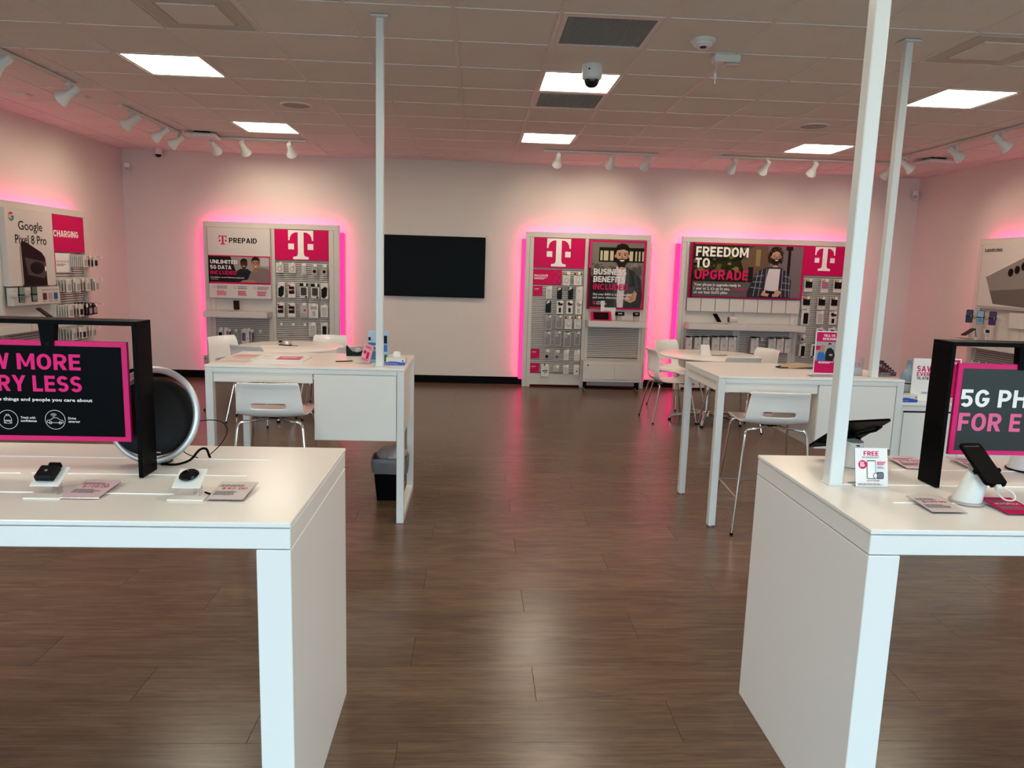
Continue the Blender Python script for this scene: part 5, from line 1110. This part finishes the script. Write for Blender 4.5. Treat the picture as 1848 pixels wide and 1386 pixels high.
# ------------------------------------------------------------------- chairs
def crom(P, n):
    out = []; k = len(P)
    for i in range(k-1):
        p0, p1, p2, p3 = P[max(i-1, 0)], P[i], P[i+1], P[min(i+2, k-1)]
        for j in range(n):
            t = j/n; out.append(tuple(.5*((2*b)+(-a+c)*t+(2*a-5*b+4*c-d)*t*t+(-a+3*b-3*c+d)*t**3) for a, b, c, d in zip(p0, p1, p2, p3)))
    out.append(P[-1]); return out
def shell(prof, slot):
    """prof rows: (y, z, half width, edge forward, edge lift); slot: z range cut out in the back"""
    rows = crom(prof, 3); T_ = [-1, -.93, -.75, -.5, -.25, 0, .25, .5, .75, .93, 1]; vs = []; fs = []; n = len(T_)
    for (y, z, hw, fwd, lift) in rows:
        for t in T_: vs.append((hw*t, y+fwd*t*t, z+lift*t*t))
    for i in range(len(rows)-1):
        zc = (rows[i][1]+rows[i+1][1])/2; back = rows[i][0] < -.17
        for j in range(n-1):
            tc = abs(T_[j]+T_[j+1])/2
            if back and slot[0] < zc < slot[1] and tc < .5: continue
            fs.append((i*n+j, i*n+j+1, (i+1)*n+j+1, (i+1)*n+j))
    mb = MB(); mb.add(vs, fs, M_SHELL); return mb
def chair(name, label, cat, group, sh, top, stool):
    t = thing(name, label, cat, group=group)
    s = sh
    prof = [(.225, s-.030, .175, 0, 0), (.222, s-.012, .195, 0, 0), (.20, s+.0, .205, 0, .004), (.10, s-.006, .207, 0, .012), (.0, s-.012, .206, 0, .016), (-.10, s-.008, .203, .004, .016), (-.165, s+.008, .199, .016, .012)]
    if stool: prof += [(-.200, s+.035, .196, .028, .004), (-.215, s+.068, .194, .034, 0), (-.222, s+.10, .191, .034, 0), (-.228, s+.14, .187, .032, 0), (-.238, s+.18, .183, .03, 0), (-.25, top-.012, .180, .03, 0), (-.253, top, .172, .03, 0)]
    else: prof += [(-.205, s+.04, .200, .028, .004), (-.222, s+.085, .200, .034, 0), (-.228, s+.13, .20, .036, 0), (-.228, s+.20, .202, .036, 0), (-.232, s+.26, .20, .036, 0), (-.245, s+.31, .195, .036, 0), (-.262, top-.012, .188, .036, 0), (-.266, top, .178, .036, 0)]
    me = mesh_of('seat_shell', shell(prof, (s+.052, s+.094) if stool else (s+.06, s+.11)), True)
    me.polygons.foreach_set('use_smooth', [True]*len(me.polygons))
    o = link('seat_shell', me, t); md = o.modifiers.new('thickness', 'SOLIDIFY'); md.thickness = .010; md.offset = 0
    sb = o.modifiers.new('round', 'SUBSURF'); sb.levels = 1; sb.render_levels = 2
    fy = .245 if stool else .245
    for sx in (-1, 1):
        for sy in (-1, 1):
            bx, by = sx*.185, sy*.165; fx, fyy = sx*.245, sy*fy
            path = [(sx*.03, sy*.08, s-.024), (sx*.12, by, s-.026), (bx-sx*.012, by+sy*.004, s-.032), (bx, by+sy*.008, s-.048), (bx+sx*.006, by+sy*.014, s-.075), (fx, fyy, .010)]
            part('leg', MB().tube(path, .0085, M_CHROME, n=10), t, smooth=True)
            part('foot_cap', MB().cyl((fx, fyy, 0), (fx-sx*.001, fyy-sy*.001, .016), .011, M_BLACK, n=10), t)
    if stool:
        z = .235; f = lambda sx, sy: (sx*(.191+.054*(s-.075-z)/(s-.085)), sy*(.179+.066*(s-.075-z)/(s-.085)), z)
        for a, b in ((f(-1, -1), f(-1, 1)), (f(1, -1), f(1, 1)), (f(-1, 1), f(1, 1))): part('foot_rail', MB().cyl(a, b, .006, M_CHROME, n=8), t, smooth=True)
    part('seat_plate', MB().rbox(-.06, .06, -.09, .09, s-.026, s-.016, M_BLACK, .002), t)
    return t
st = chair('counter_stool', 'white counter stool with slotted back at the left desk', 'stool', 'white counter stools', .70, .917, True)
st.location = (-1.215, 4.50, 0); st.rotation_euler = (0, 0, R(2))
s2 = copy_tree(st); s2['label'] = 'white counter stool with slotted back at the right desk'; s2.location = (1.90, 4.545, 0); s2.rotation_euler = (0, 0, R(-5))
c0 = chair('side_chair', 'x', 'chair', 'white chairs round the two round tables', .445, .80, False)
CH = [(2.17, 7.96, 5, 'white chair left of the right round table, seen from behind its side'), (2.50, 8.83, -60, 'white chair beyond the right round table against the magenta glow'),
      (3.16, 8.15, 200, 'white chair on the far right of the right round table'), (2.72, 7.50, 95, 'white chair nearest the camera at the right round table, mostly behind the desk'),
      (-2.60, 8.07, -30, 'white chair far left of the left round table'), (-1.70, 8.36, -93, 'white chair beyond the left round table, nearer the television'),
      (-2.18, 7.50, 70, 'white chair at the left round table, its back rim above the desk'), (-1.44, 7.60, 143, 'white chair right of the left round table beside the tape dispenser')]
for k, (x, y, a, l_) in enumerate(CH):
    c = c0 if k == 0 else copy_tree(c0)
    c['label'] = l_; c.location = (x, y, 0); c.rotation_euler = (0, 0, R(a-90))

def round_table(x, y, a0, label):
    t = thing('round_table', label, 'table', (x, y, 0), R(a0), group='white round tables')
    part('top', MB().lathe([(0, .745), (.54, .745), (.548, .741), (.55, .735), (.548, .729), (.53, .722), (0, .722)], M_WHITE, n=64), t, smooth=True)
    part('column', MB().lathe([(.0, .722), (.09, .722), (.09, .712), (.035, .70), (.035, .12), (.05, .10), (.055, .06), (0, .06)], M_CHROME, n=24), t, smooth=True)
    for k in range(5):
        q = Matrix.Rotation(R(72*k), 4, 'Z')
        part('foot', MB().tube([(.03, 0, .085), (.2, 0, .075), (.36, 0, .055), (.395, 0, .045), (.40, 0, .018)], .016, M_CHROME, n=10, radii=[.024, .02, .016, .016, .015]).cyl((.40, 0, 0), (.40, 0, .02), .018, M_BLACK, n=12).xform(q), t, smooth=True)
round_table(2.60, 7.93, 175, 'white round table on the right with a folded paper stand'); round_table(-1.95, 7.83, 120, 'white round table on the left with a computer mouse')

# things on the round tables
t = thing('tent_card', 'blank white folded card standing on the right round table', 'card', (2.53, 7.90, .745), R(6)); part('leaf', MB().add([(-.055, -.03, 0), (.055, -.03, 0), (.05, .0, .115), (-.05, .0, .115), (-.055, -.028, 0), (.055, -.028, 0), (.05, .002, .113), (-.05, .002, .113)], [(0, 1, 2, 3), (4, 7, 6, 5), (0, 3, 7, 4), (1, 5, 6, 2), (2, 6, 7, 3), (0, 4, 5, 1)], M_PAPER), t); part('rear_leaf', MB().add([(-.055, .03, 0), (.055, .03, 0), (.05, .002, .115), (-.05, .002, .115)], [(0, 1, 2, 3)], M_PAPER), t)
t = thing('loose_key_ring', 'thin brown strap lying on the right round table', 'strap', (2.68, 7.87, .745)); part('strap', MB().tube([(-.08, 0, .004), (-.03, -.03, .004), (.03, -.02, .005), (.09, .01, .004)], .006, mat('tan_leather', '8a6e56', .6), n=8), t, smooth=True); part('buckle', MB().rbox(.08, .10, .0, .02, .0, .008, M_SILVER, .002), t)
t = thing('computer_mouse', 'black and silver computer mouse on the left round table', 'mouse', (-2.02, 7.86, .745), R(-20))
part('base', MB().lathe([(0, .014), (.05, .014), (.06, .006), (.055, .0)], M_BLACK, n=24).xform(Matrix.Diagonal((1.3, .75, 1, 1))), t, smooth=True); part('shell', MB().lathe([(0, .045), (.03, .042), (.05, .028), (.058, .013)], M_SILVER, n=24).xform(Matrix.Diagonal((1.2, .7, 1, 1))), t, smooth=True); part('button', MB().rbox(-.075, -.03, -.02, .02, .03, .045, M_BLACK, .008), t)
part('cable', MB().tube([(.07, 0, .008), (.11, -.01, .006), (.15, .01, .004)], .003, M_BLACK, n=6), t)
t = thing('paper_sheet', 'white sheet lying under the mouse on the left round table', 'paper', (-2.10, 7.74, .7455), R(8)); part('sheet', MB().rbox(-.14, .14, -.09, .09, 0, .0015, M_PAPER, .0004), t); pr = MB(); part('ruling', MB().box(-.1, .08, -.05, -.045, .0015, .0018, M_TXTG).box(-.1, .05, -.02, -.015, .0015, .0018, M_TXTG), t)

# things on the left desk
t = thing('desk_tray', 'shallow white tray on the left desk', 'tray', (-1.262, 4.825, TD), R(-1)); part('floor', MB().rbox(-.16, .16, -.125, .125, 0, .004, M_WHITE2, .001), t)
part('rim', MB().rbox(-.165, .165, -.13, -.122, 0, .012, M_WHITE2, .002).rbox(-.165, .165, .122, .13, 0, .012, M_WHITE2, .002).rbox(-.165, -.157, -.122, .122, 0, .012, M_WHITE2, .002).rbox(.157, .165, -.122, .122, 0, .012, M_WHITE2, .002), t)
def flat(name, label, cat, x, y, z, w, d, m, rz=0, th=.002, lines=2, lm=M_TXTG):
    t = thing(name, label, cat, (x, y, z), R(rz)); part('sheet', MB().rbox(-w/2, w/2, -d/2, d/2, 0, th, m, .0005), t)
    b = MB()
    for k in range(lines): b.box(-w*.38, w*(.3-.1*(k % 2)), d*(.28-.16*k), d*(.31-.16*k), th, th+.0003, lm)
    part('printed_lines', b, t)
flat('flyer', 'magenta flyer lying in the white tray', 'flyer', -1.215, 4.84, TD+.0045, .15, .165, mat('rose_paper', 'd04a6c', .6), 4, lines=3, lm=M_TXTW)
flat('paper_sheet', 'white sheet lying in the left of the white tray', 'paper', -1.355, 4.86, TD+.0045, .12, .16, M_PAPER, -3)
flat('folder', 'rose edged folder at the back left of the left desk', 'folder', -1.50, 4.95, TD, .22, .11, mat('rose_edge_paper', 'c88a90', .6), 2)
flat('paper_sheet', 'thin pink sheet in the middle left of the left desk', 'paper', -1.50, 4.80, TD, .20, .11, mat('dusty_paper', 'd4b4b0', .6), -2)
flat('paper_sheet', 'pale mauve sheet at the front left of the left desk', 'paper', -1.52, 4.645, TD, .20, .10, mat('mauve_paper', 'c8b4b8', .6), 1)
flat('sticky_note', 'pale yellow note near the pink stand on the left desk', 'note', -.84, 4.715, TD, .09, .05, mat('cream_note', 'd8cfa0', .6), 8)
t = thing('pen', 'thin dark pen lying on the yellow note', 'pen', (-.84, 4.74, TD+.006), R(25)); part('barrel', MB().cyl((-.06, 0, 0), (.05, 0, 0), .0035, M_DARK, n=8), t); part('tip', MB().cyl((.05, 0, 0), (.062, 0, 0), .0035, M_SILVER, r1=.0008, n=8), t)
t = thing('tape_dispenser', 'dark green tape dispenser at the back of the left desk', 'tape dispenser', (-.83, 5.10, TD), R(8)); gm = mat('dark_green_plastic', '121c19', .4, spec=.12)
S_ = Matrix.Scale(.82, 4)
part('body', MB().prism([(-.075, 0), (.085, 0), (.085, .03), (.07, .055), (.045, .04), (.02, .032), (-.02, .034), (-.045, .055), (-.07, .088), (-.078, .08)], -.03, .03, gm).xform(S_), t); part('roll', MB().cyl((.02, -.012, .045), (.02, .012, .045), .024, M_CLEARP, n=20).xform(S_), t, smooth=True); part('blade', MB().box(-.082, -.075, -.02, .02, .078, .092, M_SILVER).xform(S_), t)
t = thing('counter_card', 'leaning pink FREE card in a clear stand on the left desk', 'sign', (-.705, 4.68, TD), R(-38)); q = Matrix.Rotation(R(12), 4, 'Y') @ Matrix.Rotation(R(-8), 4, 'X')
part('holder', MB().rbox(-.045, .045, 0, .004, .011, .133, M_CLEAR, .001).xform(q), t); part('foot', MB().rbox(-.045, .05, 0, .06, 0, .003, M_CLEAR, .001), t)
part('sheet', MB().box(-.043, .043, -.0012, -.0003, .012, .13, M_PAPERP).xform(q), t); P_ = Print(-.043, .043, .012, .13, -.0014); P_.text('FREE', .2, .8, .24, .12, M_TXTP, .02); P_.ell(.28, .48, .16, .1, M_TXTP, 14); P_.poly(rrect(.5, .75, .42, .8, .04), M_TXTP); P_.fine(.15, .84, .85, .92, M_TXTP, 2); part('print', P_.mb.xform(q), t)
t = thing('wipes_pouch', 'tall clear and blue wipes pouch behind the left post', 'pouch', (-.63, 4.78, TD)); bl = mat('blue_label', '2c6cb0', .4)
part('bag', MB().add([(-.062, -.03, 0), (.062, -.03, 0), (.062, .03, 0), (-.062, .03, 0), (-.066, -.026, .1), (.066, -.026, .1), (.066, .026, .1), (-.066, .026, .1), (-.064, -.006, .205), (.064, -.006, .205), (.064, .006, .205), (-.064, .006, .205)], [(3, 2, 1, 0), (0, 1, 5, 4), (1, 2, 6, 5), (2, 3, 7, 6), (3, 0, 4, 7), (4, 5, 9, 8), (5, 6, 10, 9), (6, 7, 11, 10), (7, 4, 8, 11), (8, 9, 10, 11)], mat('pouch_film', 'a9c4d4', .25)), t)
P_ = Print(-.06, .06, .0, .18, -.0285); P_.rect(0, .08, .12, .2, NAVY).rect(.0, .28, .75, .5, bl).rect(.75, .02, 1, .3, NAVY).rect(.78, .35, 1, .6, bl).rect(.85, .7, 1, .95, mat('green_label', '2c7a4c', .4)); P_.text('in', .1, .4, .44, .1, M_TXTW, .02); P_.fine(.05, .6, .7, .9, bl, 5); part('label_print', P_.mb.xform(Matrix.Rotation(R(0), 4, 'X')), t)
t = thing('tissue_box', 'blue and white tissue box beside the post on the left desk', 'tissue box', (-.503, 4.645, TD)); part('carton', MB().rbox(-.061, .061, 0, .115, 0, .048, M_CARDW, .002), t)
P_ = Print(-.06, .06, .001, .047, -.0006); P_.poly([(0, 1), (0, .62), (.25, .5), (.55, .52), (.8, .62), (1, .58), (1, 1)], mat('tissue_blue', '2450b0', .4)); P_.ell(.87, .42, .05, .12, mat('tissue_blue', '2450b0', .4), 12); P_.text('Kleenex', .06, .6, .86, .12, M_TXTW, .0); part('print', P_.mb, t)
tm = MB(); 
for k in range(3): tm.lathe([(.022, .046), (.024-.003*k, .06), (.018, .072+.004*k), (.008, .082-.003*k), (.0, .08)], M_PAPER, c=(-.006+.006*k, .05+.006*k, 0), n=9)
part('tissue', tm, t, smooth=True)
t = thing('control_box', 'small grey box with a red dot low beside the prepaid display', 'control box', (-3.675, 10.10, .225)); part('case', MB().rbox(-.012, .035, -.035, .0, 0, .115, M_CARDG, .004), t); part('button', MB().cyl((.012, -.035, .075), (.012, -.039, .075), .012, M_MAR, n=12), t)
# waste bin under the left desk
t = thing('waste_bin', 'black waste bin with a grey liner under the left desk', 'bin', (-.575, 5.00, 0), R(2))
bm = MB()
def ringpts(hx, hy, z, r, n=4): return [(x, y, z) for x, y in rrect(-hx, hx, -hy, hy, r, n)]
def loft(mb, rings, m, cap0=True, cap1=False):
    n = len(rings[0]); vs = [p for r_ in rings for p in r_]; fs = []
    for i in range(len(rings)-1):
        for j in range(n): fs.append((i*n+j, i*n+(j+1) % n, (i+1)*n+(j+1) % n, (i+1)*n+j))
    if cap0: fs.append(tuple(range(n-1, -1, -1)))
    if cap1: fs.append(tuple((len(rings)-1)*n+j for j in range(n)))
    mb.add(vs, fs, m)
loft(bm, [ringpts(.088, .075, 0, .02), ringpts(.09, .077, .015, .02), ringpts(.115, .095, .285, .025), ringpts(.112, .092, .285, .025), ringpts(.086, .073, .01, .02)], M_BLACK)
part('body', bm, t, smooth=True)
lm = MB(); rg = []
for hx, hy, z in ((.113, .093, .195), (.122, .102, .20), (.124, .104, .235), (.126, .106, .27), (.124, .104, .298), (.118, .098, .305), (.108, .088, .29), (.10, .08, .24)):
    rg.append([(x*(1+random.uniform(-.015, .02)), y*(1+random.uniform(-.015, .02)), zz+random.uniform(-.006, .006)) for x, y, zz in ringpts(hx, hy, z, .03, 6)])
loft(lm, rg, M_BAG, cap0=False); part('liner', lm, t, smooth=True)
bb = MB(); pr_ = [(.0, .372), (.035, .368), (.065, .352), (.088, .325), (.095, .29), (.088, .24)]; vs = []; fs = []; n = 18
for (r_, z) in pr_:
    for j in range(n):
        a = 2*math.pi*j/n; k = 1+.09*math.sin(3*a+z*40)+.05*math.sin(7*a); vs.append((max(r_, .001)*k*math.cos(a)*1.1+.012, max(r_, .001)*k*math.sin(a)*.95, z+.008*math.sin(5*a)*(r_ > 0)))
for i in range(len(pr_)-1):
    for j in range(n): fs.append((i*n+j, i*n+(j+1) % n, (i+1)*n+(j+1) % n, (i+1)*n+j))
bb.add(vs, fs, mat('billowed_liner', '9c8c88', .4, bump=.8, bscale=40)); part('billowed_bag', bb, t, smooth=True)

# things on the right desk
t = thing('acrylic_sign', 'magenta TELL US sign standing on the right desk', 'sign', (2.232, 4.53, TD), R(-2)); 
part('holder', MB().rbox(-.074, .074, 0, .004, .0, .298, M_CLEAR, .001), t); part('foot', MB().rbox(-.074, .074, -.002, .08, 0, .003, M_CLEAR, .001), t); part('sheet', MB().box(-.072, .072, -.0014, -.0004, .022, .294, M_PAPER), t)
P_ = Print(-.072, .072, .022, .294, -.0016); P_.rect(.04, .02, .96, .245, M_MAG).rect(.04, .69, .96, .98, M_MAG); P_.text('TELL US', .34, .86, .125, .055, M_TXTW, .016); P_.text("WE'RE DOING", .31, .99-.06, .205, .055, M_TXTW, .016)
P_.rect(.04, .245, .96, .69, mat('shop_picture', 'a8a4a4', .6)).rect(.04, .34, .3, .44, M_MAG); P_.poly([(.12, .69), (.14, .52), (.24, .44), (.38, .46), (.5, .58), (.5, .69)], mat('blue_jumper_picture', '3c6cac', .6)); P_.poly([(.2, .48), (.24, .36), (.34, .31), (.44, .34), (.42, .46), (.34, .5)], mat('blond_picture', 'b08a68', .6))
P_.poly([(.5, .69), (.48, .5), (.55, .4), (.7, .38), (.84, .44), (.9, .56), (.84, .69)], mat('dark_shirt_picture', '24242a', .6)); P_.ell(.64, .33, .055, .05, SKIN3, 14); P_.poly([(.58, .33), (.58, .28), (.64, .265), (.7, .28), (.7, .32), (.64, .295)], HAIRB); P_.ell(.72, .55, .08, .025, SKIN3, 12)
P_.fine(.2, .71, .9, .76, M_TXTW, 2); part('print', P_.mb, t)
t = thing('paper_stack', 'curled brown paper bag lying on the right desk', 'paper bag', (2.31, 5.00, TD), R(10)); kr = mat('kraft_paper', 'b4987c', .7)
part('sheet', MB().add([(-.15, -.06, .004), (.0, -.07, .022), (.15, -.05, .012), (.16, .07, .008), (.0, .08, .026), (-.15, .07, .010), (-.15, -.06, 0), (0, -.07, .012), (.15, -.05, 0), (.16, .07, 0), (0, .08, .012), (-.15, .07, 0)], [(0, 1, 4, 5), (1, 2, 3, 4), (6, 11, 10, 7), (7, 10, 9, 8), (0, 6, 7, 1), (1, 7, 8, 2), (2, 8, 9, 3), (3, 9, 10, 4), (4, 10, 11, 5), (5, 11, 6, 0)], kr), t); part('handle', MB().tube([(-.15, -.05, .006), (-.2, -.04, .004), (-.2, .02, .004), (-.15, .04, .006)], .004, M_DARK, n=6), t)
t = thing('flyer_stand', 'slanted flyer stand with maroon header behind the two posts', 'flyer stand', (2.53, 4.78, TD), R(35)); q = Matrix.Rotation(R(-14), 4, 'X')
part('holder', MB().rbox(-.09, .09, 0, .004, 0, .29, M_CLEAR, .001).xform(q), t); part('foot', MB().rbox(-.09, .09, -.01, .09, 0, .003, M_CLEAR, .001), t); part('sheet', MB().box(-.088, .088, -.0014, -.0004, .01, .288, M_PAPERP).xform(q), t); P_ = Print(-.088, .088, .01, .288, -.0016); P_.rect(0, 0, 1, .14, M_MAR).rect(.1, .2, .9, .26, M_TXTG).rect(.1, .6, .9, .66, M_MAR); part('print', P_.mb.xform(q), t)
t = thing('business_card_holder', 'clear acrylic holder beside the far post on the right desk', 'holder', (2.50, 4.64, TD)); part('box', MB().rbox(-.025, .05, 0, .004, 0, .12, M_CLEAR, .001).rbox(-.025, .05, .04, .044, 0, .08, M_CLEAR, .001).box(-.025, .05, .004, .04, 0, .003, M_CLEAR), t); part('cards', MB().box(-.02, .045, .008, .03, .003, .05, M_PAPER), t)
bt = thing('brochure_rack', 'clear tiered brochure rack on the right end of the right desk', 'brochure rack', (2.622, 4.60, TD))
part('tray', MB().rbox(0, .112, 0, .09, 0, .004, M_CLEAR, .001), bt); part('front_lip', MB().box(.0, .112, -.0005, .002, .004, .03, M_CLEAR), bt)
for k in range(6):
    h_ = .098-.014*k; t = thing('brochure', 'maroon brochure in the clear rack, %s from the left' % ORD[k], 'brochure', (2.630+.0155*k, 4.655-.006*k, TD+.008), R(-52), 'maroon brochures'); qq = Matrix.Rotation(R(-10), 4, 'X')
    part('leaf', MB().rbox(0, .052, 0, .005, 0, h_, M_MAR, .001).xform(qq), t); part('edge_print', MB().box(.006, .046, -.0006, 0, h_*.55, h_*.75, M_TXTG).box(.006, .036, -.0006, 0, h_*.25, h_*.35, M_PINK).xform(qq), t)

# side cabinet right of the right desk
t = thing('side_cabinet', 'white side cabinet right of the right desk', 'cabinet', (2.765, 4.56, 0)); part('body', MB().rbox(0, .85, .012, .55, .06, .806, M_WHITE2, .002), t); part('top', MB().rbox(-.0, .852, .0, .552, .808, .828, M_WHITE, .002), t); part('plinth', MB().box(.02, .83, .05, .53, 0, .06, M_WHITE2), t)
for a, b in ((.045, .435), (.44, .83)): dd = part('door', MB().rbox(a, b, .002, .0115, .075, .76, M_WHITE2, .001), t); part('finger_gap', MB().box(a, b, .006, .012, .762, .772, M_BLACKM), dd)
CT = .828
t = thing('wipes_box', 'flat blue and white box on the side cabinet', 'box', (2.838, 4.575, CT)); part('carton', MB().rbox(-.063, .063, 0, .1, 0, .048, M_CARDW, .002), t); P_ = Print(-.062, .062, .001, .047, -.0006); P_.poly([(0, 1), (0, .42), (.4, .36), (.7, .5), (1, .62), (1, 1)], mat('tissue_blue', '2450b0', .4)); P_.ell(.9, .3, .05, .14, mat('green_label', '2c7a4c', .4), 12); P_.text('Kleenex', .06, .5, .8, .1, M_TXTW, .0); part('print', P_.mb, t)
t = thing('acrylic_sign', 'white SAVE EVERY MONTH sign on the side cabinet', 'sign', (2.985, 4.63, CT), R(-6)); part('sheet', MB().rbox(-.10, .10, 0, .004, .0, .284, M_PAPER, .001), t); part('foot', MB().rbox(-.09, .09, -.0, .07, 0, .003, M_CLEAR, .001), t)
P_ = Print(-.10, .10, 0, .284, -.0005); P_.text('SAVE', .13, .72, .305, .135, M_TXTP, .02); P_.text('EVERY', .14, .69, .41, .09, M_TXTP, .02); P_.text('VS. AT&T &', .15, .70, .492, .065, M_TXTB, .022); P_.poly(rrect(.56, .74, .56, .74, .02), M_TXTB); P_.poly(rrect(.575, .725, .57, .73, .02), M_PAPER); P_.fine(.6, .6, .7, .7, M_TXTG, 3); P_.fine(.35, .78, .9, .83, M_TXTG, 2); part('print', P_.mb, t)
t = thing('sanitizer_bottle', 'tall pale blue bottle behind the SAVE sign', 'bottle', (2.925, 4.75, CT)); part('body', MB().lathe([(0, 0), (.04, 0), (.045, .01), (.045, .13), (.042, .16), (.03, .185), (.016, .205), (.014, .235), (.0, .235)], mat('pale_blue_bottle', '8cacc0', .2), n=24), t, smooth=True); part('cap', MB().lathe([(0, .262), (.012, .262), (.016, .255), (.016, .232), (0, .232)], mat('bottle_cap', '7090a8', .4), n=18), t, smooth=True); part('label_print', MB().lathe([(.0455, .05), (.0455, .12)], mat('bottle_label', 'b8c8d4', .4), n=24).lathe([(.046, .10), (.046, .108)], NAVY, n=24), t)
t = thing('cable_bundle', 'white and black charging cables heaped on the side cabinet', 'cables', (2.875, 4.85, CT)); part('white_cable', MB().tube([(-.06, 0, .006), (-.03, .04, .02), (.02, .05, .035), (.05, .0, .05), (.0, -.03, .03), (-.05, -.01, .015), (.03, .03, .01)], .006, M_POST, n=8), t, smooth=True); part('black_cable', MB().tube([(-.05, .02, .06), (.0, .03, .07), (.05, .01, .04), (.06, -.03, .01)], .004, M_BLACK, n=8), t, smooth=True); part('plug', MB().rbox(.02, .06, .0, .03, .07, .11, M_BLACK, .005), t)
t = thing('acrylic_sign', 'small magenta sign seen through the right sign frame', 'sign', (3.19, 4.75, CT), R(-8)); part('sheet', MB().rbox(-.09, .09, 0, .004, 0, .275, M_PAPER, .001), t); part('foot', MB().rbox(-.08, .08, 0, .07, 0, .003, M_CLEAR, .001), t); P_ = Print(-.09, .09, 0, .275, -.0005); P_.rect(.05, .03, .95, .97, M_MAG); P_.text('SCAN HERE', .15, .85, .13, .05, M_TXTW, .012); part('print', P_.mb, t)
